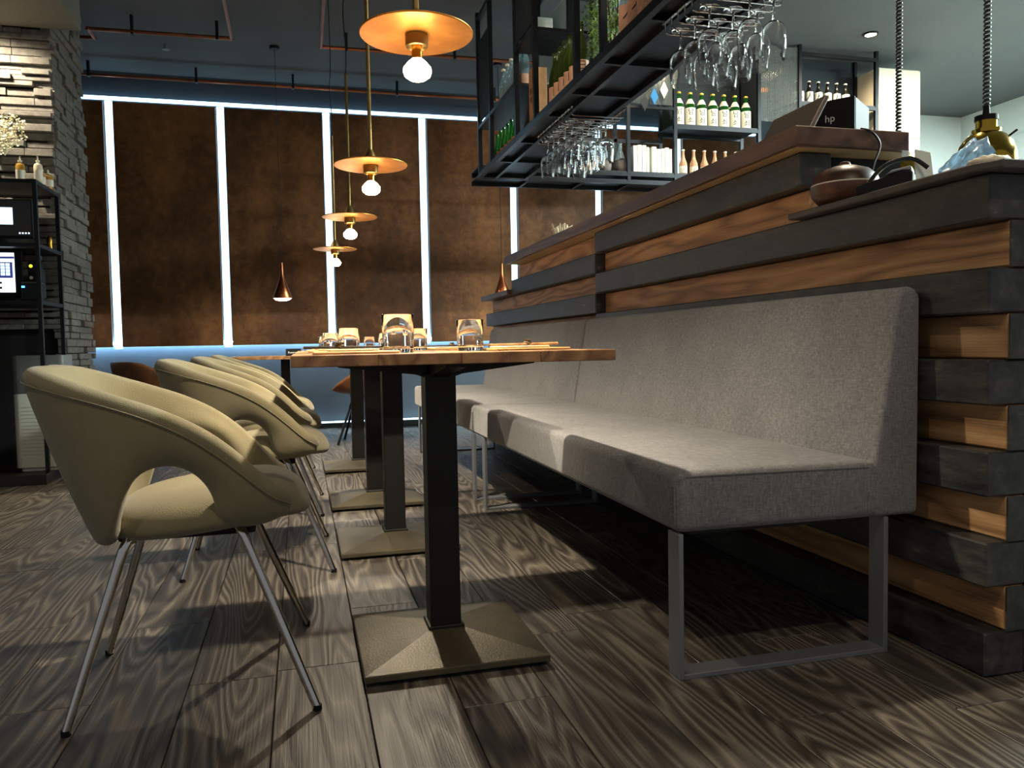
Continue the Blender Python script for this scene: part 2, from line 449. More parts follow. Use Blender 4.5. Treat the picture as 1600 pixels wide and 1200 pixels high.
# end face blocks (running away to the right)
for row in range(0, 11):
    xs_ = [TH*2, TH*2+.33, 1.0] if row % 2 else [TH*2, TH*2+.055, .78, 1.1]
    for a, b in zip(xs_, xs_[1:]):
        obj('end_block', B(a+.0008, b-.0008, 0, .055, row*PITCH+.0012, (row+1)*PITCH-.0008), 'beam_black', bar, bevel=.004, seg=1)
for row in range(1, 11, 2): obj('end_cap', B(TH, TH*2-.001, -.003, .0005, row*PITCH+.001, (row+1)*PITCH-.001), 'beam_black', bar)
obj('core', B(TH*2, .40, .06, FAR-.02, .005, 11*PITCH-.004), 'black_frame', bar)
obj('upper_core', B(TH*2, .40, E1+.02, UFAR-.02, 11*PITCH-.002, 1.33), 'black_frame', bar)
tag(obj('raised_worktop', prism([(1.405, 2.03), (1.80, 2.03), (1.86, 2.10), (1.86, 5.44), (1.405, 5.44)], 2, 1.337, 1.392), 'slab_wood', bevel=.003, seg=1), 'dark reddish-brown wooden slab top of the raised bar', 'bar top')
tag(obj('underlay_board', prism([(1.425, 2.05), (1.79, 2.05), (1.84, 2.11), (1.84, 5.40), (1.425, 5.40)], 2, 1.3335, 1.3365), 'plywood'), 'pale plywood sheet beneath the raised bar top', 'board')
tag(obj('low_counter_top', prism([(1.425, 1.42), (1.45, 1.365), (2.3, 1.35), (2.3, 2.10), (1.425, 2.10)], 2, 1.128, 1.146), 'slate', bevel=.003, seg=1), 'thin grey-brown counter top with rounded corner below the raised bar', 'counter top')
tag(obj('ledge_top', B(1.43, 1.86, 5.48, 6.32, 1.129, 1.165), 'slab_wood', bevel=.003, seg=1), 'dark wooden ledge at the far low end of the bar', 'ledge')
tag(obj('pass_counter', B(2.02, 3.0, 2.2, 5.0, .0, 1.0), 'steel_grey', bevel=.005), 'steel kitchen work counter behind the bar', 'counter')

# ================================================================ BENCHES
def bench_module(y0, y1, label, loops):
    t = thing('upholstered_bench', label, 'bench', (1.10, y0, 0), 0, 'grey upholstered benches along the bar')
    ln = y1-y0; ox = -1.10
    seat = prism([(.802+ox, .337), (1.345+ox, .335), (1.345+ox, .474), (.802+ox, .479)], 1, .002, ln-.002)
    so = obj('seat', seat, 'bench_fabric', t, bevel=.022, seg=4, smooth=True)
    bk = prism([(1.325+ox, .337), (1.452+ox, .337), (1.456+ox, .87), (1.44+ox, .893), (1.405+ox, .893), (1.392+ox, .865), (1.325+ox, .46)], 1, .0, ln)
    bo = obj('backrest', bk, 'bench_fabric', t, bevel=.018, seg=4, smooth=True)
    obj('seam', T([(.825+ox, .0005, .468), (1.31+ox, .0005, .462)], .0012, 6), 'bench_fabric', so)
    obj('seam', T([(.8025+ox, .012, .445), (.8025+ox, .012, .36)], .0022, 6), 'bench_fabric', so)
    st = bmesh.new()
    for k in range(9): box(st, .8005+ox, .8035+ox, .02, .030, .365+k*.0095, .368+k*.0095)
    obj('stitching', st, 'bench_fabric', so)
    obj('seam', T(smoothpath([(1.335+ox, .018, .47), (1.36+ox, .018, .66), (1.395+ox, .02, .862)], 4), .002, 6), 'bench_fabric', bo)
    for ly in loops:
        fr = bmesh.new(); w = .055; th = .012; x0, x1 = .808+ox, 1.368+ox; a, b = ly, ly+w
        box(fr, x0, x0+th, a, b, .0, .336); box(fr, x1-th, x1, a, b, .0, .336); box(fr, x0+th, x1-th, a, b, .0, th)
        obj('leg_frame', fr, 'steel_grey', t, bevel=.0012, seg=1)
    ub = bmesh.new(); box(ub, .86+ox, 1.30+ox, .05, ln-.05, .322, .337); obj('seat_base', ub, 'black_frame', t)
    return t
bench_module(1.60, 3.775, 'long grey fabric bench against the bar, facing the two tables farthest from the wall panels', (.004, 1.96))
bench_module(3.785, 5.86, 'long grey fabric bench against the bar, end module close to the panelled wall', (.012, 1.88))

# ================================================================ TABLES
def table(cy, label):
    t = thing('dining_table', label, 'table', (.335, cy, 0), 0, 'square wooden dining tables in a row')
    nb = 4
    for k in range(nb):   # staves of the glued top
        w = .716/nb
        obj('stave', B(-.358+k*w+.0002, -.358+(k+1)*w-.0002, -.315, .315, .731, .756), 'table_oak', t, bevel=.0015, seg=1)
    obj('pole', B(-.039, .039, -.039, .039, .055, .705), 'pole_paint', t, bevel=.004, seg=2)
    fl = bmesh.new(); box(fl, -.05, .05, -.05, .05, .700, .712)
    obj('collar', B(-.046, .046, -.046, .046, .052, .062), 'pole_paint', t, bevel=.002, seg=1)
    for a in (0, PI/2, PI, 3*PI/2):
        ar = prism([(.03, .712), (.03, .69), (.06, .70), (.25, .722), (.25, .7305), (.03, .7305)], 1, -.025, .025)
        xform(ar, Matrix.Rotation(a+PI/4*0, 4, 'Z')); obj('support_arm', ar, 'pole_paint', t, bevel=.001, seg=1)
    fl.free()
    bs = bmesh.new(); h = .22
    for s, zz in ((h, .010), (h, .026), (.048, .054)):
        for q in ((-1,-1),(1,-1),(1,1),(-1,1)): bs.verts.new((q[0]*s, q[1]*s, zz))
    bs.verts.ensure_lookup_table(); v = bs.verts
    for l in (0, 4):
        for k in range(4): bs.faces.new((v[l+k], v[l+(k+1)%4], v[l+4+(k+1)%4], v[l+4+k]))
    bs.faces.new([v[i] for i in (3,2,1,0)]); bs.faces.new([v[i] for i in (8,9,10,11)])
    obj('base', bs, 'base_iron', t, bevel=.0025, seg=2)
    obj('foot_ring', B(-.2, .2, -.2, .2, 0, .0105), 'black_plastic', t)
    return t
TY = [1.995, 3.10, 3.98, 5.14]
TL = ['first dining table from the camera-side end of the bench, four from the wall panels', 'dining table three from the wall panels, beside the bench', 'dining table second from the wall panels, beside the bench', 'dining table closest to the wall panels, beside the bench end']
TL = ['square oak dining table on black pole, fourth counted from the panelled wall', 'square oak dining table on black pole, third counted from the panelled wall', 'square oak dining table on black pole, second counted from the panelled wall', 'square oak dining table on black pole, first counted from the panelled wall']
for y, l in zip(TY, TL): table(y, l)

# ================================================================ TUB CHAIRS
def chair_band():
    # bottom xyz -> top xyz stations from the back centre round to the front end of the arm
    st = [((-.205, 0, .355), (-.335, 0, .735)), ((-.20, .09, .355), (-.33, .11, .735)), ((-.185, .155, .357), (-.295, .195, .728)),
          ((-.16, .20, .372), (-.225, .248, .710)), ((-.135, .225, .43), (-.14, .270, .685)), ((-.10, .236, .505), (-.06, .277, .655)), ((-.045, .24, .528), (.015, .276, .615)),
          ((.005, .24, .512), (.075, .272, .57)), ((.04, .238, .47), (.12, .262, .53)), ((.06, .232, .41), (.155, .25, .497)), ((.10, .215, .385), (.185, .232, .470)), ((.155, .185, .382), (.215, .195, .45)), ((.19, .15, .392), (.225, .15, .435))]
    Bp = smoothpath([s[0] for s in st], 4); Tp = smoothpath([s[1] for s in st], 4)
    full = [(Vector((b.x, -b.y, b.z)), Vector((t.x, -t.y, t.z))) for b, t in zip(Bp[::-1], Tp[::-1])][:-1] + list(zip(Bp, Tp))
    bm = bmesh.new(); rings = []
    for i, (b, t) in enumerate(full):
        a, c = full[max(i-1, 0)], full[min(i+1, len(full)-1)]
        tan = ((c[0]+c[1]) - (a[0]+a[1])).normalized(); up = (t-b); ln = up.length; up.normalize()
        inn = tan.cross(up).normalized()
        # inward: towards chair axis
        mid = (b+t)/2
        if inn.dot(Vector((.02, 0, mid.z)) - mid) < 0: inn = -inn
        w = .052; r = .024; sec = []
        body = max(ln-2*r, .004)
        for k in range(7):
            an = PI*k/6; sec.append((r - r*math.cos(an)*(1)*1.0, r+body + r*math.sin(an)))
        for k in range(7):
            an = PI*k/6; sec.append((r + r*math.cos(an), r - r*math.sin(an)))
        # belly: slight cushion inward
        sec.insert(7, (2*r+.012, r+body*.66)); sec.insert(8, (2*r+.014, r+body*.33))
        sec.append((-.006, r+body*.4)); sec.append((-.004, r+body*.75))
        rings.append([bm.verts.new(b + up*v + inn*u) for u, v in sec])
    n = len(rings[0])
    for p, q in zip(rings, rings[1:]):
        for k in range(n): bm.faces.new((p[k], p[(k+1)%n], q[(k+1)%n], q[k]))
    bm.faces.new(rings[0][::-1]); bm.faces.new(rings[-1])
    crest = [f[0]+(f[1]-f[0])*.93 for f in full]
    return bm, full
def chair_seat():
    bm = bmesh.new(); seg = 40; rings = []
    prof = [(0, .078), (.35, .082), (.65, .078), (.85, .066), (.95, .048), (1.0, .022), (.99, .006), (.93, -.006), (.8, -.012), (0, -.012)]
    for r, z in prof:
        ring = []
        for k in range(seg):
            a = 2*PI*k/seg; c, s = math.cos(a), math.sin(a); e = .78
            x = math.copysign(abs(c)**e, c); y = math.copysign(abs(s)**e, s)
            X = .035 + x*r*.222; Y = y*r*.226
            zz = .392 + z + (X-.03)*.10
            if X > .15: zz -= ((X-.15)/.11)**2*.030
            ring.append((X, Y, zz))
        rings.append([bm.verts.new(ring[0])] if r == 0 else [bm.verts.new(p) for p in ring])
    rings[0][0].co = (.035, 0, .47); rings[-1][0].co = (.035, 0, .382)
    for a, b in zip(rings, rings[1:]):
        for k in range(seg):
            k2 = (k+1) % seg
            if len(a) == 1: bm.faces.new((a[0], b[k], b[k2]))
            elif len(b) == 1: bm.faces.new((a[k], b[0], a[k2]))
            else: bm.faces.new((a[k], b[k], b[k2], a[k2]))
    return bm
def make_chair():
    t = thing('tub_chair', '', 'chair')
    bm, full = chair_band()
    sh = obj('shell', bm, 'chair_fabric', t, smooth='all')
    m = sh.modifiers.new('sub', 'SUBSURF'); m.levels = m.render_levels = 1
    # piping along the top outer edge of the shell
    pts = []
    for b, tt in full[3:-3]:
        u = (tt-b); l = u.length; u.normalize(); pts.append(b + u*(l-.022))
    out = []
    for i, p in enumerate(pts):
        out.append(p + (Vector((p.x+.03, p.y, 0)).normalized())*.0015)
    obj('piping', T(out, .0016, 6), 'chair_fabric', sh, smooth='all')
    se = obj('seat', chair_seat(), 'chair_fabric', t, smooth='all')
    m = se.modifiers.new('sub', 'SUBSURF'); m.levels = m.render_levels = 1
    un = prism([(-.15, -.14), (.13, -.15), (.13, .15), (-.15, .14)], 2, .365, .384); obj('seat_plate', un, 'chair_under', t, bevel=.006)
    for s in (-1, 1):
        for top, foot in (((-.13, .165, .372), (-.245, .222, .0)), ((.10, .172, .385), (.245, .27, .0))):
            a = Vector((top[0], s*top[1], top[2])); f = Vector((foot[0], s*foot[1], .004)); c = Vector((top[0]*.3, s*.06, top[2]+.004))
            d = (f-a).normalized()
            lg = obj('leg', T([c, a*.75+c*.25 + Vector((0,0,.003)), a*.97+c*.03, a+d*.02, a+d*.05, f], [.0105, .0105, .0108, .0108, .0105, .0092], 12), 'chrome', t, smooth=True)
            obj('foot_cap', L([(0, 0), (.0098, 0), (.0098, .012), (0, .012)], 10, (f.x, f.y, 0)), 'black_plastic', lg)
    return t
ch0 = make_chair()
CH = [(-.245, 1.965, 2), (-.165, 3.02, 1), (-.17, 3.97, -1), (-.19, 4.95, 0)]
CL = ['fourth', 'third', 'second', 'first']
for i, (x, y, a) in enumerate(CH):
    lab = 'olive-grey fabric tub chair with chrome legs, at the %s table counted from the panelled wall' % CL[i]
    if i == 0:
        ch0.location = (x, y, 0); ch0.rotation_euler.z = math.radians(a); ch0['label'] = lab; ch0['group'] = 'olive-grey tub chairs along the tables'
    else: dup(ch0, (x, y, 0), math.radians(a), lab)

# ================================================================ PENDANT LAMPS
def pendant(x, y, zd, label, tilt=0):
    t = thing('pendant_lamp', label, 'lamp', (x, y, zd), 0, 'gold disc pendant lamps over the tables')
    d = L([(0, -.003), (.148, -.0035), (.150, -.0015), (.150, .0), (.148, .0015), (0, .003)], 48)
    obj('disc', d, 'gold_disc', t, smooth=True)
    obj('lamp_holder', L([(0, -.004), (.030, -.004), (.030, -.034), (.027, -.036), (.022, -.030), (0, -.030)], 24), 'brass_rod', t, smooth=True)
    nk = obj('bulb_neck', L([(.0, -.030), (.014, -.030), (.0145, -.062), (.016, -.070), (0, -.070)], 16), 'brass', t, smooth=True)
    obj('bulb', L([(0, -.066), (.015, -.066), (.024, -.074), (.036, -.088), (.038, -.098), (.034, -.110), (.022, -.119), (0, -.122)], 24), 'bulb_glow', t, smooth=True)
    rod = T([(0, 0, .06), (0, 0, .78)], .008, 12); obj('rod', rod, 'brass_rod', t, smooth=True)
    cl = L([(0, .0035), (.032, .0035), (.030, .02), (.018, .045), (.010, .062), (0, .062)], 20); obj('stem_cup', cl, 'brass_rod', t, smooth=True)
    top = CEIL-zd
    pts = smoothpath([(0, 0, .78), (.004, 0, .9), (-.006, .004, 1.1), (.005, -.003, 1.3), (0, 0, top)], 5)
    obj('cord', T(pts, .0032, 6), 'cord_black', t)
    obj('ceiling_cup', L([(0, top-.03), (.035, top-.03), (.04, top-.0005), (0, top-.0005)], 20), 'black_frame', t, smooth=True)
    lamp('pendant_light', 'SPOT', (0, 0, -.128), PENDANT_W, BULB_COL, t, radius=.02, spot=142, blend=1.0)
    return t
for (x, y, zd), l in zip([(.32, 2.122, 1.597), (.298, 3.32, 1.519), (.28, 4.471, 1.491), (.249, 5.688, 1.463)], CL):
    pendant(x, y, zd, 'gold disc pendant lamp with bare bulb, %s counted from the panelled wall' % l)

def cone_lamp(x, y, z, label, power):
    t = thing('cone_pendant_lamp', label, 'lamp', (x, y, z), 0, 'copper cone pendant lamps by the panelled wall')
    obj('shade', L([(.078, .0), (.080, .006), (.045, .10), (.024, .165), (.014, .20), (.011, .30), (.0, .30), (.0, .295), (.0105, .295), (.012, .198), (.022, .162), (.043, .098), (.076, .004)], 28, closed=True), 'rose_copper', t, smooth=True)
    obj('diffuser', L([(0, -.020), (.03, -.018), (.056, -.010), (.0745, .004), (.0745, .009), (0, .009)], 28), 'bulb_glow', t, smooth=True)
    obj('cord', T([(0, 0, .29), (0, 0, CEIL-z)], .0025, 6), 'cord_black', t)
    obj('ceiling_cup', L([(0, CEIL-z-.025), (.04, CEIL-z-.025), (.04, CEIL-z-.0005), (0, CEIL-z-.0005)], 20), 'black_frame', t, smooth=True)
    lamp('cone_light', 'SPOT', (0, 0, -.024), power, BULB_COL, t, radius=.004, spot=174, blend=.06)
cone_lamp(-.14, 6.95, 1.195, 'copper cone pendant lamp hanging over the small table by the wall', 5)
cone_lamp(1.77, 6.95, 1.205, 'copper cone pendant lamp hanging behind the far end of the bar', 5)
cone_lamp(-2.05, 6.95, 1.2, 'copper cone pendant lamp hidden behind the stone pillar', 5)

# ================================================================ COPPER PIPES
def pipe(label, pts, clips):
    t = thing('copper_pipe', label, 'pipe', pts[0])
    o = Vector(pts[0]); P = [Vector(p)-o for p in pts]
    bm = bmesh.new()
    for a, b in zip(P, P[1:]): tube(bm, [a, b], .014, 10)
    for p in P[1:-1]: lathe(bm, [(0, -.017), (.015, -.012), (.018, 0), (.015, .012), (0, .017)], 10, p)
    obj('tubing', bm, 'copper', t, smooth=True)
    for c in clips:
        c = Vector(c)-o; obj('clip', B(c.x-.01, c.x+.01, c.y-.018, c.y+.018, c.z-.02, CEIL-o.z), 'black_frame', t)
pipe('straight copper pipe clipped to the ceiling close to the panelled wall', [(-2.5, 7.62, 3.17), (3.0, 7.62, 3.17)], [(x, 7.62, 3.17) for x in (-1.7, -.83, -.0, .95, 1.9)])
zc = 3.16
pipe('kinked copper pipe on the ceiling above the disc lamps, turning towards the stone pillar', [(-2.4, 6.76, zc), (-1.45, 6.72, zc), (-1.45, 6.54, zc), (-.445, 6.52, zc), (-.43, 3.0, zc)], [(-1.15, 6.54, zc), (-.55, 6.523, zc)])
pipe('copper pipe on the ceiling bending behind the hanging bottle rack', [(.222, 3.0, zc), (.222, 6.55, zc), (2.2, 6.55, zc)], [(.42, 6.55, zc), (.9, 6.55, zc), (1.3, 6.55, zc)])
single('sprinkler_head', L([(0, 0), (.012, 0), (.012, -.03), (.03, -.035), (.03, -.04), (0, -.04)], 14), 'steel_grey', 'small sprinkler head on the dark ceiling', 'sprinkler', (-1.0, 7.1, CEIL))

# ================================================================ HANGING BOTTLE RACK OVER THE BAR
RX0, RX1, RZ, RTOP = 1.35, 1.74, 2.05, 3.24
RY0, RY1 = 2.0, 5.97
rack = thing('hanging_bottle_rack', 'long black metal bottle rack hung from the ceiling above the bar', 'rack', (RX0, RY1, RZ))
def RB(name, x0, x1, y0, y1, z0, z1, mat='black_metal', **k):
    return obj(name, B(x0-RX0, x1-RX0, y0-RY1, y1-RY1, z0-RZ, z1-RZ), mat, rack, **k)
PS = .03
posts = [5.955, 5.575, 4.89, 4.476, 3.771, 3.414, 2.72]
for y in posts:
    RB('post', RX0, RX0+PS, y-PS/2, y+PS/2, RZ+.03, CEIL)
    RB('post', RX1-PS, RX1, y-PS/2, y+PS/2, RZ+.03, CEIL)
for x in (RX0, 1.475, RX1-PS):
    RB('rail', x, x+PS*(1 if x != 1.475 else .8), RY0, RY1, RZ, RZ+.03)
for x in (RX0, RX1-PS):
    RB('top_rail', x, x+PS, RY0, RY1, RTOP-.03, RTOP)
for y in [5.97-.03, 5.42, 4.89, 4.3, 3.90, 3.45, 2.95, 2.4]:
    RB('cross_bar', RX0+PS, RX1-PS, y, y+.022, RZ+.002, RZ+.028)
RB('bottom_shelf', RX0+.004, RX1-.004, RY0, RY1-.002, RZ+.031, RZ+.043, 'black_frame')
# mid shelves and their rails
for (y0, y1, z) in ((4.9, 5.95, 2.43), (3.78, 4.47, 2.80), (4.49, 4.88, 2.62)):
    RB('shelf', RX0+PS, RX1-PS, y0, y1, z-.018, z, 'black_frame')
    RB('rail', RX0+.002, RX0+PS-.002, y0, y1, z-.022, z+.002)
    RB('rail', RX1-PS+.002, RX1-.002, y0, y1, z-.022, z+.002)
for (y0, y1, z0, z1) in ((5.59, 5.94, 2.46, 3.05), (4.49, 4.875, 2.65, 3.2), (3.43, 3.755, 2.85, 3.2)):
    RB('side_panel', RX0+.010, RX0+.018, y0, y1, z0, z1, 'dark_grey_plastic')
def ribbed(name, parent, x0, x1, y0, y1, z0, z1, axis, o=(0,0,0)):
    """fluted glass pane: half-round ribs on a thin sheet"""
    bm = bmesh.new(); n = max(6, int(((x1-x0) if axis == 0 else (y1-y0))/.016)); A = []
    for i in range(n*4+1):
        t = i/(n*4); off = .004*abs(math.sin(PI*t*n))
        if axis == 0: A.append((x0+(x1-x0)*t, y0-off))
        else: A.append((x0-off, y0+(y1-y0)*t))
    back = [(x1, y0+.004), (x0, y0+.004)] if axis == 0 else [(x0+.004, y1), (x0+.004, y0)]
    pl = [(p[0]-o[0], p[1]-o[1]) for p in A+back]
    bm.free(); return obj(name, prism(pl, 2, z0-o[2], z1-o[2]), 'ribbed_glass', parent)
RO = (RX0, RY1, RZ)
for (y0, y1, z0, z1) in ((4.91, 5.56, 2.46, 3.02), (3.79, 4.46, 2.30, 2.78), (3.79, 4.46, 2.83, 3.19), (3.43, 3.75, 2.5, 3.19)):
    ribbed('fluted_pane', rack, RX1-.02, 0, y0, y1, z0, z1, 1, RO)

# wire glass racks + stemmed glasses
def wire_rack(ys, label):
    t = thing('wire_glass_rack', label, 'rack', (1.445, ys[0], 2.0), 0, 'chrome wire racks under the bottle rack')
    for y in ys:
        w = smoothpath([(0, 0, .048), (0, 0, .014)], 2) + smoothpath([(.004, 0, .004), (.014, 0, 0)], 2) + [Vector((.29, 0, 0))] + smoothpath([(.30, 0, .004), (.304, 0, .014)], 2) + [Vector((.304, 0, .0495))]
        w = [p + Vector((0, y-ys[0], 0)) for p in w]
        obj('wire', T(w, .0028, 6), 'chrome', t)
    obj('mount_bar', B(-.006, .006, ys[-1]-ys[0]-.02, .02, .042, .0495), 'chrome', t); obj('mount_bar', B(.298, .31, ys[-1]-ys[0]-.02, .02, .042, .0495), 'chrome', t)
near_rows = [2.95-.056*k for k in range(12)]
far_rows = [4.70-.056*k for k in range(12)]
wire_rack(near_rows, 'chrome wire rack holding large wine glasses above the raised bar end beside the laptop screen')
wire_rack(far_rows, 'chrome wire rack holding wine glasses above the napkin end of the bar')
def glass_bm(bowl_r=.046, h=.215):
    # upside-down stemmed glass, foot at z=0 going down
    out = [(0, .0022), (.034, .0022), (.036, .001), (.034, 0), (.010, -.003), (.0045, -.010), (.0038, -.062), (.006, -.072), (.022, -.080), (.038, -.095), (bowl_r, -.118), (bowl_r, -.150), (bowl_r-.007, -h)]
    inn = [(bowl_r-.0088, -h), (bowl_r-.0019, -.150), (bowl_r-.0019, -.118), (.0362, -.097), (.021, -.0825), (.004, -.076), (0, -.0755)]
    return L(out+inn, 24)
g0 = None
def wine_glass(x, y, label, group, s=1):
    global g0
    if g0 is None: o = obj('wine_glass', glass_bm(), 'glass', smooth=True); g0 = o
    else: o = inst(g0)
    o.location = (x, y, 2.0055); o.scale = (s, s, s); o.rotation_euler.z = random.random()*6
    tag(o, label, 'glass', group)
for r in (.5, 2.5, 4.5, 6.5):
    for x in (1.50, 1.60, 1.70):
        if r == 6.5 and x < 1.52: continue
        wine_glass(x+random.uniform(-.004, .004), 2.95-.056*r, 'wine glass beside the sake bottles, %s row from panelled wall, %s' % (ORD[int(r/2)], ('bar front side', 'middle', 'kitchen side')[int((x-1.45)/.1)]), 'wine glasses on the wire rack beside the green sake bottles')
for r in (.5, 2.5, 4.5, 6.5, 8.5):
    for x in (1.495, 1.595, 1.695):
        wine_glass(x+random.uniform(-.004, .004), 4.70-.056*r, 'wine glass above the napkin holder, %s row from panelled wall, %s' % (ORD[int(r/2)], ('bar front side', 'middle', 'kitchen side')[int((x-1.45)/.1)]), 'wine glasses on the wire rack near the napkin end')

# ---------------------------------------------------------------- bottles
BOT = {}
def bottle(name, loc, h, r, glass, label_mat, cap, label, group, text=None, lab=(.08, .45), kind='sake', ink='ink', yaw=None):
    key = (name, h, r, glass, label_mat, cap, text, kind)
    face = math.atan2(-loc[0], loc[1]) if yaw is None else yaw      # labels face the room
    if key in BOT: return dup(BOT[key], loc, face, label, group)
    t = thing(name, label, 'bottle', loc, face, group); BOT[key] = t
    nk = r*.36
    if kind == 'sake': prof = [(0, 0), (r*.9, 0), (r, .006), (r, h*.52), (r*.93, h*.60), (r*.62, h*.72), (nk, h*.80), (nk*.92, h*.95)]
    elif kind == 'pump': prof = [(0, 0), (r*.92, 0), (r, .005), (r, h*.66), (r*.8, h*.72), (nk, h*.76), (nk, h*.8)]
    else: prof = [(0, 0), (r*.9, 0), (r, .005), (r, h*.45), (r*.55, h*.62), (nk, h*.78), (nk*.9, h*.95)]
    obj('body', L(prof+[(0, prof[-1][1])], 20), glass, t, smooth=True)
    if label_mat:
        a, b = lab[0]*h, lab[1]*h; a0, a1 = -PI*.5-1.25, -PI*.5+1.25; n = 14; bm = bmesh.new(); rr = r+.0006
        V = [[bm.verts.new(((rr+q)*math.cos(a0+(a1-a0)*k/n), (rr+q)*math.sin(a0+(a1-a0)*k/n), z)) for k in range(n+1)] for z, q in ((a, 0), (b, 0), (b, .0006), (a, .0006))]
        for i in range(4):
            for k in range(n): bm.faces.new((V[i][k], V[i][k+1], V[(i+1)%4][k+1], V[(i+1)%4][k]))
        bm.faces.new([V[i][0] for i in range(4)]); bm.faces.new([V[i][n] for i in range(4)])
        lb = obj('label', bm, label_mat, t, smooth=True)
        if text:
            for k, chs in enumerate(text):
                sz = (b-a)/len(text)*.82
                tb = text_bm(chs, sz, .0004)
                xform(tb, Matrix.Translation((r*.12, (b-(b-a)*(k+.5)/len(text)), 0))); cyl_wrap(tb, r+.0020)
                obj('lettering', tb, ink, lb)
    if kind == 'sake' and label_mat == 'label_white':
        obj('neck_label', L([(r*.83, h*.645), (r*.64, h*.717), (nk*1.06, h*.795), (nk*1.10, h*.80), (r*.67, h*.722), (r*.865, h*.648)], 20, closed=True), 'label_white', t, smooth=True)
    if kind == 'pump':
        obj('pump', T([(0, 0, h*.8), (0, 0, h*.95), (0, 0, h*.97), (0, -r*.9, h*.97)], nk*.45, 8), cap, t); obj('collar', L([(0, h*.795), (nk*1.3, h*.795), (nk*1.3, h*.86), (0, h*.86)], 14), cap, t)
    else:
        obj('cap', L([(0, h*.945), (nk*1.15, h*.945), (nk*1.2, h*.985), (nk*.7, h), (0, h)], 14), cap, t, smooth=True)
    return t
ZB = RZ+.0435
for k in range(6):
    bottle('soju_bottle', (1.46, 5.80-.105*k, ZB), .245, .031, 'green_glass', 'label_orange', 'green_glass', 'small green bottle with orange label on the hanging rack, %s from the wall panels' % ORD[k], 'small green bottles on the hanging rack', lab=(.02, .38), kind='wine')
for k in range(6):
    bottle('clear_bottle', (1.45, 5.53-.105*k, 2.4305), .30, .036, 'blue_glass', 'label_pink', 'cap_white', 'pale blue glass bottle on the raised rack shelf, %s from the wall panels' % ORD[k], 'pale blue bottles on the hanging rack', lab=(.04, .28))
for k in range(6):
    bottle('tall_green_bottle', (1.45, 4.37-.088*k, ZB), .34, .037, 'olive_glass', 'label_pink', 'olive_glass', 'dark olive bottle with pinkish label in the hanging rack, %s from the tan carton' % ORD[k], 'olive bottles with pinkish labels on the hanging rack', text=('日', '大'), lab=(.03, .40))
for k in range(6):
    bottle('frosted_bottle', (1.45, 3.33-.098*k, ZB), .36, .041, 'blue_glass', 'label_pink', 'cap_white', 'frosted bottle with pink label in the rack, %s from the bonsai' % ORD[k], 'frosted bottles with pink labels on the hanging rack', text=('人', '人'), lab=(.03, .46))
kb = thing('carton', 'tall orange-brown bottle carton standing in the hanging rack', 'box', (1.46, 4.74, ZB)); obj('body', B(-.045, .045, -.045, .045, 0, .37), 'kraft', kb, bevel=.002, seg=1)
for k, chs in enumerate('酒造'):
    obj('lettering', xform(text_bm(chs, .04), Matrix.Translation((-.0455, 0, .23-.05*k)) @ Matrix.Rotation(-PI/2, 4, 'Z') @ Matrix.Rotation(PI/2, 4, 'X')), 'ink', kb)
single('carton', B(-.05, .05, -.03, .03, 0, .34), 'paper', 'pale tan carton beside the olive bottles in the hanging rack', 'box', (1.53, 4.425, ZB), bevel=.002, seg=1)
lb = thing('small_display_box', 'small white framed glass box on a rack shelf', 'box', (1.47, 4.70, 2.6205)); obj('frame', B(-.06, .06, -.06, .06, 0, .12), 'white_plastic', lb, bevel=.004); obj('pane', B(-.0625, -.0601, -.05, .05, .012, .108), 'blue_glass', lb)

# bonsai-like plants in the rack
def leaf_ball(name, label, loc, blobs, nleaf, size, pot=True):
    rd = random.Random(hash(label) % 999); t = thing(name, label, 'plant', loc, 0, 'green plants in the hanging rack')
    bm = bmesh.new()
    for (c, r) in blobs:
        for k in range(nleaf):
            d = Vector((rd.gauss(0, 1), rd.gauss(0, 1), rd.gauss(0, .8))).normalized()*r*(rd.random()**.4)
            p = Vector(c)+d; a = Vector((rd.gauss(0, 1), rd.gauss(0, 1), rd.gauss(0, 1))).normalized(); b = a.orthogonal().normalized(); s = size*rd.uniform(.6, 1.3); n_ = a.cross(b)*.15*s
            v = [bm.verts.new(p+q) for q in (-a*s, b*s*.45+n_, a*s, -b*s*.45+n_)]; bm.faces.new(v)
    o = obj('foliage', bm, 'leaf', t, kind='stuff')
    z0 = .0
    if pot:
        obj('pot', L([(0, 0), (.04, 0), (.055, .06), (.058, .065), (.05, .065), (.046, .055), (0, .055)], 18), 'pot', t, smooth=True); z0 = .055
    tb = bmesh.new()
    for (c, r) in blobs: tube(tb, smoothpath([(0, 0, z0), (c[0]*.3+.01, c[1]*.4, c[2]*.5), c], 3), [.007]*3+[.005]*3+[.003], 6)
    obj('trunk', tb, 'twig', t)
leaf_ball('bonsai', 'bushy green bonsai with round leaf pads in the hanging rack', (1.50, 3.66, ZB), [((0, .13, .15), .075), ((-.02, .02, .20), .08), ((.0, .17, .33), .09), ((0, .03, .38), .10), ((0, -.12, .36), .09), ((.02, -.1, .2), .06)], 420, .011)

# bunting on the far side of the rack
bt = thing('bunting', 'string of small diamond pennants behind the hanging rack', 'bunting', (2.72, 5.93, 2.72))
for k, m_ in enumerate(('black_frame', 'blue_cloth', 'paper')):
    obj('pennant', prism([(k*.085, -.10+k*.055), (k*.085+.035, -.03+k*.055), (k*.085, .04+k*.055), (k*.085-.035, -.03+k*.055)], 1, -.002, .002), m_, bt)
obj('string', T([(-.1, 0, 0), (.0, 0, .04), (.085, 0, .096), (.17, 0, .15), (.3, 0, .25)], .0015, 5), 'cord_black', bt)

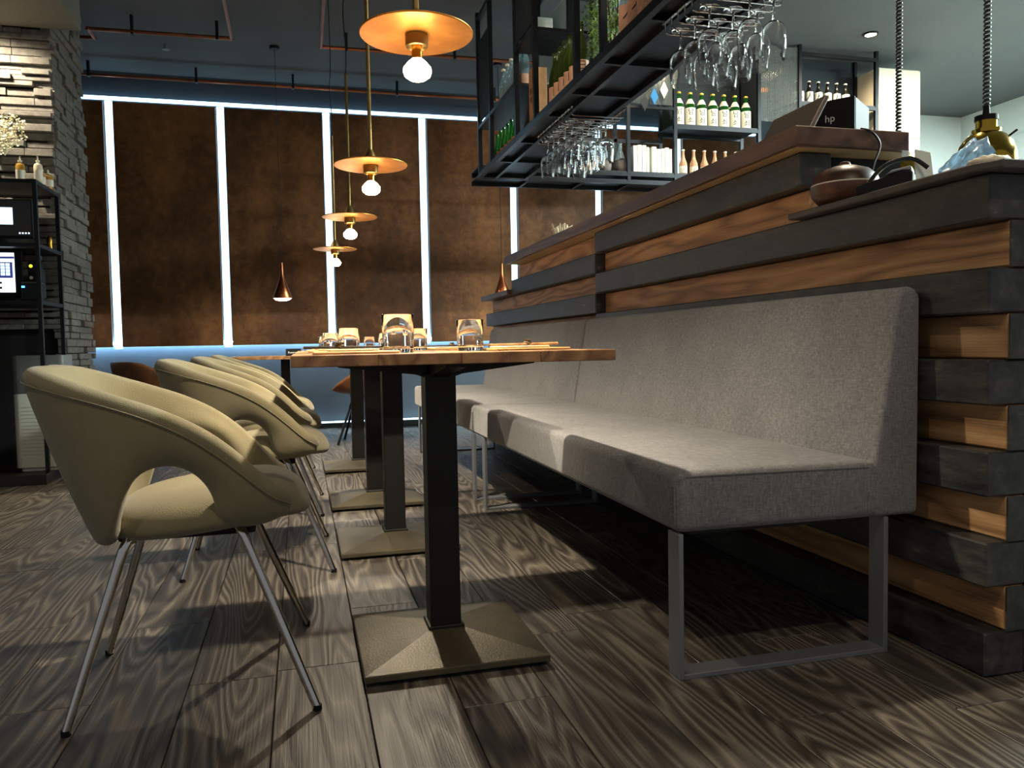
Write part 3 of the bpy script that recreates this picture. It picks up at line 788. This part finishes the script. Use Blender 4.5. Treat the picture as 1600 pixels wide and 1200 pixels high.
# ================================================================ BACK BAR SHELF
SY0, SY1 = 5.975, 6.28
sh = thing('back_bar_shelf', 'black metal bottle shelf running across behind the bar', 'shelf', (1.35, SY1, 2.05))
def SB(name, x0, x1, y0, y1, z0, z1, mat='black_metal', **k):
    return obj(name, B(x0-1.35, x1-1.35, y0-SY1, y1-SY1, z0-2.05, z1-2.05), mat, sh, **k)
for x in (2.585, 3.0, 3.775, 4.17, 4.94):
    for y in (SY0, SY1-.03): SB('post', x, x+.028, y, y+.028, 2.05, CEIL)
for (x0, x1, z) in ((1.36, 3.80, 2.145), (3.0, 3.80, 2.545), (4.17, 4.96, 2.80), (3.8, 4.96, 2.05)):
    SB('shelf', x0, x1, SY0+.006, SY1-.004, z-.004, z+.008, 'black_frame')
    for y in (SY0+.001, SY1-.026): SB('rail', x0, x1, y, y+.025, z-.032, z-.005)
for (x0, x1) in ((1.36, 3.80),):
    for y in (SY0+.001, SY1-.026): SB('rail', x0, x1, y, y+.025, 2.05, 2.078)
    for x in (1.75, 2.2, 2.6, 3.02, 3.4, 3.77): SB('cross_bar', x, x+.02, SY0+.026, SY1-.027, 2.051, 2.077)
    SB('bottom_plate', x0, x1, SY0+.006, SY1-.006, 2.079, 2.086, 'black_frame')
SB('rail', 4.17, 4.96, SY0+.001, SY0+.026, 3.19, 3.22); SB('rail', 1.75, 3.0, SY0+.001, SY0+.02, 2.66, 2.68); SB('rail', 1.75, 3.0, SY1-.03, SY1-.01, 2.45, 2.48)
SB('back_panel', 3.03, 3.77, SY1-.008, SY1-.002, 2.56, CEIL-.002, 'dark_grey_plastic'); SB('back_panel', 4.2, 4.94, SY1-.008, SY1-.002, 2.1, CEIL-.002, 'dark_grey_plastic')
SB('side_panel', 3.782, 3.795, SY0+.03, SY1-.03, 2.56, CEIL-.002, 'dark_grey_plastic')
ribbed('fluted_pane', sh, 3.805, 4.168, SY0+.015, 0, 2.62, 3.25, 0, (1.35, SY1, 2.05))
ribbed('fluted_pane', sh, 2.62, 2.995, SY0+.015, 0, 2.70, 3.1, 0, (1.35, SY1, 2.05))
for k in range(7):
    bottle('sake_bottle', (3.085+.104*k, 6.06, 2.5535), .285, .0435, 'green_glass', 'label_white', 'cap_gold', 'green sake bottle with white calligraphy label, %s from the fluted pane' % ORD[6-k], 'green sake bottles on the back bar shelf', text=('남', '쇠'), lab=(.03, .53), yaw=-.42)
for k in range(5):
    bottle('slim_green_bottle', (3.14+.125*k, 6.20, 2.5535), .23, .026, 'green_glass', None, 'cap_white', 'slim green bottle behind the row of sake bottles, %s from the fluted pane' % ORD[4-k], 'slim green bottles behind the sake bottles')
for k in range(6):
    bottle('pink_sake_bottle', (3.12+.098*k, 6.06, 2.1535), .215, .034, 'pink_glass', 'label_white', 'cap_white', 'small pink bottle with white cap, %s from the cream menu books' % ORD[k], 'small pink bottles on the back bar shelf', text=('/',), lab=(.08, .34), kind='wine', yaw=-.42)
for k in range(6):
    bottle('dark_bottle', (4.235+.092*k, 6.06, 2.8085), .20, .034, 'dark_glass', 'label_white', 'cap_white', 'small dark bottle with white label, %s from the cream cabinet' % ORD[5-k], 'small dark bottles beside the cream cabinet', text=('人',), lab=(.04, .50), kind='wine', yaw=-.5)
bottle('spirit_bottle', (2.30, 6.06, 2.1535), .31, .045, 'blue_glass', 'label_pink', 'cap_white', 'tall clear spirit bottle with pale label on the lower back bar shelf', None, lab=(.02, .42), kind='wine')
for k in range(2):
    t = thing('sake_flask', 'clear sake flask with grey woven bottom, %s' % ('next to the spirit bottle', 'next to the menu books')[k], 'flask', (2.43+.13*k, 6.07, 2.1535), 0, 'sake flasks with woven bottoms')
    obj('neck', L([(0, .10), (.045, .10), (.036, .13), (.018, .18), (.015, .235), (.018, .24), (0, .24)], 20), 'blue_glass', t, smooth=True)
    obj('woven_base', L([(0, 0), (.03, 0), (.048, .025), (.052, .055), (.047, .095), (0, .10)], 20), 'stone', t, smooth=True)
    obj('tag', B(-.018, .018, -.049, -.046, .098, .112), 'ink', t)
xb = 2.64; rb = random.Random(5)
for k in range(9):
    w = rb.uniform(.022, .04); h = rb.uniform(.185, .215); 
    if k == 4: xb += .02
    t = thing('menu_book', 'cream menu book standing upright, %s in the row from the sake flasks' % ORD[k], 'book', (xb+w/2, 6.05, 2.1535), 0, 'cream menu books on the back bar shelf')
    obj('pages', B(-w/2+.003, w/2-.003, -.062, .066, .002, h-.004), 'paper', t)
    obj('cover', B(-w/2, -w/2+.0028, -.066, .07, 0, h), 'label_white', t); obj('cover', B(w/2-.0028, w/2, -.066, .07, 0, h), 'label_white', t)
    obj('spine', B(-w/2+.0028, w/2-.0028, -.0685, -.066, 0, h), 'label_white', t)
    xb += w+.004
single('folded_card', prism([(-.02, 0), (.02, 0), (.024, .19), (-.03, .165)], 1, -.01, .01), 'label_white', 'white folded card beside the sake flasks', 'card', (2.622-.02, 5.999+.02, 2.1535)) if False else None
od = thing('orange_reflection', 'small orange light reflection behind fluted glass, added as a glowing ball', 'lamp', (3.90, 6.15, 2.93)); plain('orange_reflection_glow', '#000000', .3, emit=('#ff8a1a', 4))  # orange light reflection imitated by an emissive material
obj('bulb', L([(0, -.02), (.018, -.012), (.022, 0), (.018, .012), (0, .02)], 14), 'orange_reflection_glow', od, smooth=True); obj('ball_mount', B(-.01, .01, .0, .12, .02, .03), 'black_frame', od)  # glowing ball and its mount stand in for the orange reflection

# ================================================================ THINGS ON THE BAR
def at_y(px, py, Y):
    d = c2w(Vector((px-800, py-600, FPX))); k = Y/d.y; return Vector((d.x*k, Y, CAM_H+d.z*k))
BZ = 1.3925
t = thing('touch_screen_terminal', 'bronze-backed touch screen tilted on the raised bar beside the boxy monitor', 'screen', (1.53, 2.235, BZ))
obj('foot', B(-.05, .06, -.08, .08, 0, .010), 'black_plastic', t, bevel=.002, seg=1)
obj('screen', prism([(-.034, .012), (-.016, .010), (.042, .112), (.026, .116)], 1, -.137, .137), 'brushed_alu', t, bevel=.003)
obj('stand', prism([(.0, .0105), (.05, .0105), (.022, .068), (.015, .062)], 1, -.03, .03), 'black_plastic', t)
t = thing('receipt_monitor', 'boxy dark grey monitor with white two-letter emblem on the raised bar', 'monitor', (1.70, 2.15, BZ), math.radians(36.87))
obj('body', B(.008, .165, .003, .13, 0, .137), 'dark_grey_plastic', t, bevel=.003)
obj('back_cover', B(0, .0075, 0, .133, 0, .139), 'black_plastic', t, bevel=.002); obj('side_cover', B(.009, .166, -.001, .0025, .004, .136), 'black_plastic', t, bevel=.001, seg=1)
obj('emblem', xform(text_bm('hp', .032), Matrix.Translation((-.0006, .075, .08)) @ Matrix.Rotation(-PI/2, 4, 'Z') @ Matrix.Rotation(PI/2, 4, 'X')), 'white_ink', t)
t = thing('napkin_holder', 'holder stuffed with folded cream napkins on the far bar top', 'napkin holder', (1.60, 4.72, BZ))
obj('holder', L([(0, 0), (.05, 0), (.058, .05), (.06, .052), (.054, .052), (.047, .005), (0, .005)], 20), 'black_metal', t, smooth=True)
rn = random.Random(8)
for k in range(12):
    a = rn.uniform(-.45, .45); x = -.045+.09*k/11
    obj('napkin', xform(B(-.002, .002, -.035, .035, .006, .115+rn.uniform(-.015, .015)), Matrix.Translation((x*.7, rn.uniform(-.01, .01), 0)) @ Matrix.Rotation(x*7, 4, 'Y') @ Matrix.Rotation(a, 4, 'Z')), 'paper', t)
t = thing('ashtray', 'small dark glass bowl beside the napkin holder', 'bowl', (1.60, 4.44, BZ)); obj('bowl', L([(0, 0), (.035, 0), (.055, .05), (.05, .052), (.032, .008), (0, .008)], 20), 'dark_glass', t, smooth=True); obj('rim', L([(.050, .0525), (.056, .0525), (.056, .058), (.050, .058)], 20, closed=True), 'steel_grey', t, smooth=True)
# aroma diffuser
t = thing('aroma_diffuser', 'round brown wood-grain aroma diffuser on the low counter', 'diffuser', (1.51, 1.95, 1.1465)); t.scale = (.95, .95, .95)
lo = obj('lower_shell', L([(0, 0), (.055, 0), (.075, .008), (.094, .03), (.098, .052), (.0975, .060), (0, .060)], 40), 'diffuser_wood', t, smooth=True)
obj('light_ring', L([(0, .060), (.0975, .060), (.0972, .0635), (0, .0635)], 40), 'white_plastic', t, smooth=True)
obj('lid', L([(0, .0635), (.0968, .0635), (.090, .085), (.068, .105), (.035, .117), (.018, .121), (.014, .130), (.010, .132), (.006, .129), (0, .126)], 40), 'diffuser_wood', t, smooth=True)
# card terminal, cables, paper, bag
t = thing('card_terminal', 'dark grey card payment terminal on the low counter beside the diffuser', 'card terminal', (1.49, 1.76, 1.1465), math.radians(-48))
obj('body', prism([(-.07, 0), (.065, 0), (.065, .045), (.045, .05), (-.07, .022)], 1, -.034, .034), 'black_plastic', t, bevel=.004)
obj('paper_cover', prism([(.0, .0425), (.04, .0505), (.062, .0475), (.06, .06), (.015, .054)], 1, -.03, .03), 'steel_grey', t, bevel=.002, seg=1)
C1 = [at_y(1345, 201, 2.045), at_y(1362, 206, 2.02), at_y(1375, 226, 2.01), at_y(1366, 255, 2.0), at_y(1358, 285, 2.0)]
o = single('power_cable', T(smoothpath([p-C1[-1] for p in C1], 6), .0035, 8), 'cord_black', 'thin black cable hanging from the raised bar top to the counter', 'cable', C1[-1], smooth=True)
C2 = [at_y(1352, 300, 1.86), at_y(1366, 275, 1.84), at_y(1390, 255, 1.82), at_y(1425, 248, 1.80), at_y(1450, 262, 1.78)]
o = single('cable_loop', T(smoothpath([p-C2[0] for p in C2], 6), .006, 8), 'cord_black', 'thick black cable arching over the card terminal', 'cable', C2[0], smooth=True)
p_ = at_y(1448, 262, 1.80)
single('paper_card', prism([(-.035, 0), (.03, 0), (.018, .125), (-.03, .132)], 1, -.002, .002), 'label_white', 'small white paper card standing behind the card terminal', 'card', (p_.x, 1.80, 1.1465), (math.radians(-4), 0, 0))
p_ = at_y(1496, 262, 1.64)
bm = bmesh.new(); bmesh.ops.create_icosphere(bm, subdivisions=4, radius=1)
for v in bm.verts:
    n_ = mnoise.fractal(v.co*2.2, 1, 2, 4); c = v.co.copy(); k = 1+.30*n_
    hgt = .046 + .030*c.x
    v.co = Vector((c.x*.062*k, c.y*.05*k, max(0, hgt + c.z*hgt*k)))
single('plastic_bag', bm, 'blue_bag', 'crumpled pale blue plastic bag on the low counter', 'bag', (p_.x+.012, 1.63, 1.1465), smooth=True)
p_ = at_y(1548, 245, 1.48)
bm = bmesh.new(); bmesh.ops.create_icosphere(bm, subdivisions=4, radius=1)
for v in bm.verts:
    n_ = mnoise.fractal(v.co*3+Vector((5, 1, 2)), 1, 2, 4); c = v.co.copy(); v.co = Vector((c.x*.055, c.y*.04, max(0, .016 + c.z*.016*(1+n_*.6))))
single('folded_cloth', bm, 'paper', 'rumpled cream cloth lying on the low counter beside the blue bag', 'cloth', (p_.x, 1.48, 1.1465), smooth=True)
t = thing('sauce_pot', 'small cream jar standing between diffuser and card terminal', 'jar', (1.60, 1.86, 1.1465)); obj('jar', L([(0, 0), (.022, 0), (.024, .03), (.02, .034), (0, .034)], 16), 'white_plastic', t, smooth=True); obj('lid', L([(0, .0345), (.022, .0345), (.022, .042), (0, .042)], 16), 'cap_gold', t, smooth=True)
# heat lamps with coiled cords
def heat_lamp(x, y, z, label):
    t = thing('heat_lamp', label, 'heat lamp', (x, y, z), 0, 'brass heat lamps over the kitchen pass')
    obj('shade', L([(.084, -.06), (.090, -.056), (.094, -.02), (.092, .02), (.082, .055), (.062, .082), (.045, .094), (.045, .106), (.033, .108), (.033, .135), (0, .135), (0, .13), (.029, .13), (.029, .10), (.058, .078), (.077, .052), (.087, .02), (.089, -.02), (.082, -.056)], 36, closed=True), 'heat_gold', t, smooth=True)
    obj('cap', L([(0, .1352), (.036, .1352), (.036, .152), (.012, .155), (.010, .185), (0, .185)], 20), 'black_plastic', t, smooth=True)
    obj('bulb', L([(0, .02), (.03, .03), (.035, .05), (.02, .08), (0, .085)], 16), 'bulb_glow', t, smooth=True)
    top = CEIL-z; n = int((top-.18)/.014); pts = []
    for k in range(n*8+1):
        a = 2*PI*k/8; zz = .18 + (top-.18)*k/(n*8); pts.append((.0085*math.cos(a), .0085*math.sin(a), zz))
    obj('coiled_cord', T(pts, .0045, 5), 'cord_mix', t, smooth='all')
    obj('switch', T([(.045, -.045, .076), (.066, -.06, .095)], .004, 6), 'black_plastic', t)
heat_lamp(2.26, 2.20, 1.36, 'brass dome heat lamp beside the blue plastic bag')
heat_lamp(2.22, 2.56, 1.36, 'brass dome heat lamp half hidden behind the raised bar top end')

# ================================================================ LEFT SHELF UNIT BY THE PILLAR
LX0, LX1, LY0, LY1 = -2.5, -1.47, 5.22, 5.68
su = thing('display_shelf_unit', 'black metal shelf unit in front of the stone pillar', 'shelf', (LX1, LY0, 0))
def UB(name, x0, x1, y0, y1, z0, z1, mat='black_frame', **k): return obj(name, B(x0-LX1, x1-LX1, y0-LY0, y1-LY0, z0, z1), mat, su, **k)
for y in (LY0, LY1-.022):
    UB('post', LX1-.022, LX1, y, y+.022, .062, 1.79); UB('post', LX0, LX0+.022, y, y+.022, .062, 1.79)
for z in (1.79, 1.42, 1.085):
    UB('shelf', LX0+.001, LX1-.022, LY0+.022, LY1-.022, z-.02, z, 'dark_wood')
    for y in (LY0, LY1-.022): UB('rail', LX0+.022, LX1-.022, y+.001, y+.021, z-.024, z-.001)
    UB('rail', LX1-.021, LX1-.001, LY0+.022, LY1-.022, z-.024, z-.001)
single('platform', B(0, 1.15, 0, .52, 0, .06), 'dark_wood', 'low dark wooden platform under the shelf unit', 'platform', (-2.62, 5.16, 0), bevel=.003, seg=1)
t = thing('air_purifier', 'two-tone grey and white air purifier on the low platform', 'air purifier', (-1.535, 5.42, .0605))
def rbox(x, y, z0, z1, r):
    poly = []
    for cx, cy, a0 in ((x-r, y-r, 0), (-x+r, y-r, 90), (-x+r, -y+r, 180), (x-r, -y+r, 270)):
        for k in range(6): a = math.radians(a0+18*k); poly.append((cx+r*math.cos(a), cy+r*math.sin(a)))
    return prism(poly, 2, z0, z1)
obj('foot', rbox(.125, .08, 0, .02, .03), 'white_plastic', t, smooth=True)
obj('lower_body', rbox(.145, .1, .022, .47, .035), 'white_plastic', t, bevel=.004, smooth=True)
obj('upper_body', rbox(.145, .1, .472, .70, .035), 'grey_plastic', t, bevel=.004, smooth=True)
obj('handle_slot', B(.06, .11, -.102, -.0995, .63, .642), 'white_plastic', t)
gr = bmesh.new()
for i in range(26):
    for j in range(14): box(gr, -.10+.0078*i, -.10+.0078*i+.003, -.1012, -.0998, .10+.022*j, .10+.022*j+.003)
obj('grille', gr, 'grey_plastic', t, kind='stuff')
# monitors / pos screen / router
t = thing('desktop_monitor', 'dark wide monitor with a pale blue window on the upper shelf', 'monitor', (-1.80, 5.34, 1.4205))
obj('bezel', B(-.30, .27, 0, .02, .04, .27), 'black_plastic', t, bevel=.003, seg=1); obj('panel', B(-.292, .262, -.002, -.0002, .055, .262), 'screen_dark', t)
obj('stand', B(-.1, .1, .0, .1, 0, .039), 'black_plastic', t)
obj('window', B(-.10, .165, -.0045, -.0022, .12, .22), 'screen_blue', t)
for k in range(4): obj('icon', B(.195+.016*k, .203+.016*k, -.0045, -.0022, .066, .074), 'screen_white', t)
t = thing('pos_tablet', 'bright point of sale tablet with keypad on the middle shelf', 'tablet', (-1.745, 5.36, 1.0855))
obj('bezel', B(-.16, .14, 0, .018, .03, .31), 'black_plastic', t, bevel=.004); sc = obj('panel', B(-.14, .10, -.0022, -.0002, .055, .29), 'screen_white', t)
obj('base', B(-.07, .07, -.04, .09, 0, .029), 'black_plastic', t)
obj('title_bar', B(-.14, .10, -.004, -.0024, .255, .268), 'screen_navy', t); obj('keypad_field', B(-.02, .09, -.004, -.0024, .14, .235), 'screen_navy', t)
for i in range(3):
    for j in range(4): obj('key', B(.0+.027*i, .022+.027*i, -.0056, -.0042, .155+.019*j, .171+.019*j), 'screen_blue', t)
for k in range(2): obj('icon', B(.015, .03, -.004, -.0024, .075+.03*k, .088+.03*k), 'ink', t)
t = thing('network_router', 'black router with yellow light beside the point of sale tablet', 'router', (-1.555, 5.44, 1.0855))
obj('body', B(-.03, .03, -.05, .05, 0, .24), 'black_plastic', t, bevel=.006); obj('edge', B(.031, .037, -.05, .05, .03, .2), 'dark_grey_plastic', t)
obj('status_light', L([(0, 0), (.01, 0), (.01, .002), (0, .002)], 12), 'led_yellow', t).matrix_local = Matrix.Translation((-.012, -.0505, .215)) @ Matrix.Rotation(PI/2, 4, 'X')
obj('knob', L([(0, 0), (.01, 0), (.01, .002), (0, .002)], 12), 'paper', t).matrix_local = Matrix.Translation((-.012, -.0505, .145)) @ Matrix.Rotation(PI/2, 4, 'X')
t = thing('receipt_printer', 'low grey receipt printer with blue light on the middle shelf', 'printer', (-1.535, 5.30, 1.0855))
obj('body', B(-.05, .05, -.045, .05, 0, .10), 'dark_grey_plastic', t, bevel=.01, seg=3); obj('lid', B(-.048, .048, -.042, .048, .1005, .108), 'grey_plastic', t, bevel=.003)
obj('status_light', B(-.046, -.03, -.0475, -.0455, .075, .085), 'led_blue', t)
leaf = thing('small_figurine', 'tiny ornament standing on the upper shelf corner', 'ornament', (-1.51, 5.58, 1.4205)); obj('figure', L([(0, 0), (.02, 0), (.016, .04), (.02, .06), (.01, .085), (0, .09)], 12), 'brass', leaf, smooth=True); obj('base', L([(.0205, 0), (.026, 0), (.026, .008), (.0205, .008)], 12, closed=True), 'pot', leaf)
# toiletry bottles and flowers on the top shelf
for k, (x, y, h, r, g, kind) in enumerate(((-1.60, 5.40, .165, .026, 'amber_glass', 'pump'), (-1.515, 5.50, .13, .022, 'pink_glass', 'pump'), (-1.505, 5.40, .17, .024, 'paper', 'pump'), (-1.495, 5.56, .12, .028, 'amber_glass', 'pump'))):
    bottle('pump_bottle', (x, y, 1.7905), h, r, g, 'label_white', 'cap_white', ('amber pump bottle standing alone on the shelf top', 'small pink spray bottle among the pump bottles', 'tall cream pump bottle in the middle of the shelf top', 'short wide amber bottle at the shelf corner')[k], 'pump bottles on the shelf top', kind='pump', lab=(.15, .5))
t = thing('flower_vase', 'spray of small cream flowers in a vase on the shelf top', 'flowers', (-1.80, 5.48, 1.7905))
obj('vase', L([(0, 0), (.05, 0), (.06, .08), (.03, .16), (.034, .17), (.026, .17), (.022, .15), (.05, .08), (.04, .01), (0, .01)], 20), 'white_plastic', t, smooth=True)
rf = random.Random(11); fl = bmesh.new(); tw = bmesh.new()
for k in range(7):
    e = Vector((rf.uniform(.08, .30), rf.uniform(-.06, .06), rf.uniform(.22, .42))); tube(tw, smoothpath([(0, 0, .1), (e.x*.3, e.y*.5, e.z*.9), e], 4), .0022, 5)
    for j in range(26):
        s_ = rf.random(); c = Vector((e.x*(.35+.65*s_), e.y, e.z*(.8+.2*s_))) + Vector((rf.gauss(0, .02), rf.gauss(0, .02), rf.gauss(0, .022)))
        for q in range(4):
            a = Vector((rf.gauss(0, 1), rf.gauss(0, 1), rf.gauss(0, 1))).normalized(); b = a.orthogonal(); s = .009
            fl.faces.new([fl.verts.new(c+v_) for v_ in (Vector((0,0,0)), a*s+b*s*.5, a*s*1.6, a*s-b*s*.5)])
obj('twigs', tw, 'twig', t); obj('blossoms', fl, 'petal', t, kind='stuff')

# ================================================================ SMALL TABLE BY THE WALL + LEATHER CHAIRS
t = thing('wall_side_table', 'thin oak table carrying the reserved sign near the panelled wall', 'table', (-.13, 6.7, 0))
obj('table_top', B(-.42, .42, -.35, .35, .690, .716), 'table_oak', t, bevel=.002, seg=1); obj('pole', B(-.035, .035, -.035, .035, .03, .69), 'pole_paint', t); obj('base', prism([(-.2, 0), (.2, 0), (.2, .012), (.05, .032), (-.05, .032), (-.2, .012)], 1, -.2, .2), 'base_iron', t)
t = thing('reserved_sign', 'small black reserved sign standing on the table by the wall', 'sign', (-.06, 6.40, .7165), math.radians(-4))
obj('board', prism([(-.02, 0), (.02, 0), (.004, .055), (-.004, .055)], 0, -.058, .058), 'black_plastic', t)
obj('lettering', xform(text_bm('Reserved', .022, .0004), Matrix.Translation((0, -.0135, .026)) @ Matrix.Rotation(PI/2-.28, 4, 'X')), 'white_ink', t)
def leather_chair(x, y, rz, label):
    t = thing('leather_bucket_chair', label, 'chair', (x, y, 0), rz, 'brown leather bucket chairs by the wall')
    bm = bmesh.new(); nu, nv = 22, 12; V = []
    for i in range(nu+1):
        a = -PI*.80 + PI*1.6*i/nu; row = []
        for j in range(nv+1):
            s = j/nv; rr = .05 + .19*min(1, s*1.8); top = .70 if abs(a) < PI*.35 else .70 - .26*((abs(a)-PI*.35)/(PI*.45))
            z = .43 + max(0, s-.42)**1.3/.58**1.3*(top-.43) - .02*(1-s)
            lean = max(0, s-.5)*.12
            row.append(bm.verts.new((-(rr+lean)*math.cos(a)*1.05, (rr+lean)*math.sin(a)*1.08, z)))
        V.append(row)
    for i in range(nu):
        for j in range(nv): bm.faces.new((V[i][j], V[i+1][j], V[i+1][j+1], V[i][j+1]))
    o = obj('shell', bm, 'leather', t, smooth='all'); m = o.modifiers.new('th', 'SOLIDIFY'); m.thickness = .03; m.offset = 0; m = o.modifiers.new('s', 'SUBSURF'); m.levels = m.render_levels = 1
    obj('seat', L([(0, .40), (.17, .40), (.215, .42), (.22, .44), (.19, .465), (0, .475)], 28), 'leather', t, smooth=True)
    obj('seat_plate', L([(0, .375), (.13, .375), (.13, .40), (0, .40)], 20), 'black_frame', t)
    for sx in (-1, 1):
        for sy in (-1, 1): obj('leg', T([(sx*.09, sy*.09, .38), (sx*.21, sy*.21, .0)], .010, 8), 'black_metal', t, smooth=True)
    return t
leather_chair(.50, 6.55, math.radians(170), 'brown leather bucket chair on the bar side of the wall-side table')
leather_chair(-1.02, 6.30, math.radians(15), 'brown leather bucket chair on the pillar side of the wall-side table')

# ================================================================ TABLE SETTINGS
def tumbler(x, y, h, r, label, group):
    key = 'tumbler%.3f%.3f' % (h, r)
    if key not in BOT:
        o = obj('water_glass', L([(0, 0), (r*.90, 0), (r*.95, .003), (r, h), (r-.0018, h+.0006), (r-.0032, h-.001), (r*.95-.0035, .016), (r*.75, .0125), (0, .0115)], 40), 'glass', smooth=True); BOT[key] = o
    else: o = inst(BOT[key])
    o.location = (x, y, .7565); tag(o, label, 'glass', group); return o
def place_set(tx, ty, side, label, idx):
    """wooden tray with folded napkin, chopsticks and knot"""
    g = 'table settings on the oak tables'
    t = thing('place_setting_tray', 'wooden tray with napkin, ' + label, 'tray', (tx, ty, .7565), 0, g)
    obj('tray', B(-.095, .095, -.13, .13, 0, .006), 'pale_wood', t, bevel=.002, seg=1); obj('napkin', B(-.06, .05, -.10, .10, .0062, .011), 'napkin', t, bevel=.002, seg=1)
    c = thing('chopsticks', 'chopsticks pair, ' + label, 'chopsticks', (tx, ty, .7565+.0112), 0, 'chopsticks on the table settings')
    for k in (-1, 1):
        obj('stick', T([(-.115*side, .04+k*.007, .0045), (.105*side, .03+k*.005, .0035)], [.0035, .0022], 8), 'table_oak' if idx % 2 else 'dark_wood', c)
    obj('paper_knot', L([(0, 0), (.009, .002), (.012, .008), (.008, .013), (.01, .016), (0, .017)], 10, (-.03*side, .036, 0)), 'twig', c)
tn = ['fourth', 'third', 'second', 'first']
for i, y in enumerate(TY):
    nm = 'table %s from the panelled wall' % tn[i]
    place_set(.12, y-.08, 1, 'on the chair side of the ' + nm, i); place_set(.56, y+.02, -1, 'on the bench side of the ' + nm, i+1)
    g = 'water glasses on the oak tables'
    xa, ya = ((.228, 1.93), (.165, 2.90), (.13, 3.75), (.14, 4.85))[i]; xb, yb = ((.432, 2.05), (.43, 3.0), (.40, 3.9), (.42, 5.1))[i]
    tumbler(xa, ya, .092 if i == 0 else .084, .0395, 'clear straight tumbler on the chair side of the ' + nm, g); tumbler(xb, yb, .082, .036, 'clear straight tumbler on the bench side of the ' + nm, g)

# ================================================================ ROOM LIGHTS
def downlight(x, y, label, power, col, spot=110, z=CEIL, aim=None, blend=.6):
    t = thing('ceiling_downlight', label, 'lamp', (x, y, z), 0, 'round ceiling downlights')
    obj('ring', L([(.045, -.001), (.06, -.001), (.06, -.012), (.045, -.012)], 24, closed=True), 'black_frame', t, smooth=True)
    obj('lens', L([(0, -.003), (.044, -.003), (.044, -.009), (0, -.009)], 24), 'downlight_glow', t)
    rot = (0, 0, 0)
    if aim is not None: rot = (Vector(aim)-Vector((x, y, z))).to_track_quat('-Z', 'Y').to_euler()
    lamp('downlight_beam', 'SPOT', (0, 0, -.02), power, col, t, radius=.045, spot=spot, rot=rot, blend=blend)
WARM = (1.0, .83, .60)
downlight(4.62, 5.65, 'bright ceiling downlight above the cream cabinet and dark bottles', 55, WARM, 150)
downlight(2.75, 5.0, 'added unseen downlight brightening the green sake bottles, hidden by the rack', 75, WARM, 130, aim=(3.1, 6.1, 2.2))  # extra lamp put in to light the sake bottles
downlight(2.45, 3.0, 'added unseen downlight behind the hanging rack over the bar', 120, WARM, 140)  # added out-of-view lamp that brightens the bar
downlight(-1.95, 5.42, 'downlight in the soffit washing the stone pillar', 110, (1.0, .86, .62), 130, z=2.84, aim=(-1.75, 5.75, 1.7))
downlight(.55, 3.0, 'added unseen downlight between the disc lamps, brightening the bottle rack', 55, WARM, 75, aim=(1.45, 4.3, 2.35))  # added so the bottles in the rack are not too dark
downlight(-1.2, .2, 'added out-of-view fill light over the open floor behind the tub chairs', 30, WARM, 150)  # fill light added behind the camera, chair side
downlight(1.0, -.2, 'added out-of-view fill light near the bar corner', 55, WARM, 150)  # fill light added behind the camera for the bench end and bar
for k, (x, y) in enumerate(((5.6, 2.2), (6.4, 3.5))):
    t = thing('kitchen_light_panel', 'square cool white ceiling panel light over the kitchen' + (' pass', ' wall')[k], 'lamp', (x, y, CEIL)); obj('frame', B(-.31, .31, -.31, .31, -.012, -.0005), 'white_plastic', t); obj('diffuser', B(-.29, .29, -.29, .29, -.016, -.0125), 'tube_glow', t)
    lamp('panel_light', 'AREA', (0, 0, -.03), 420, (.84, 1.0, .98), t, size=(.58, .58))
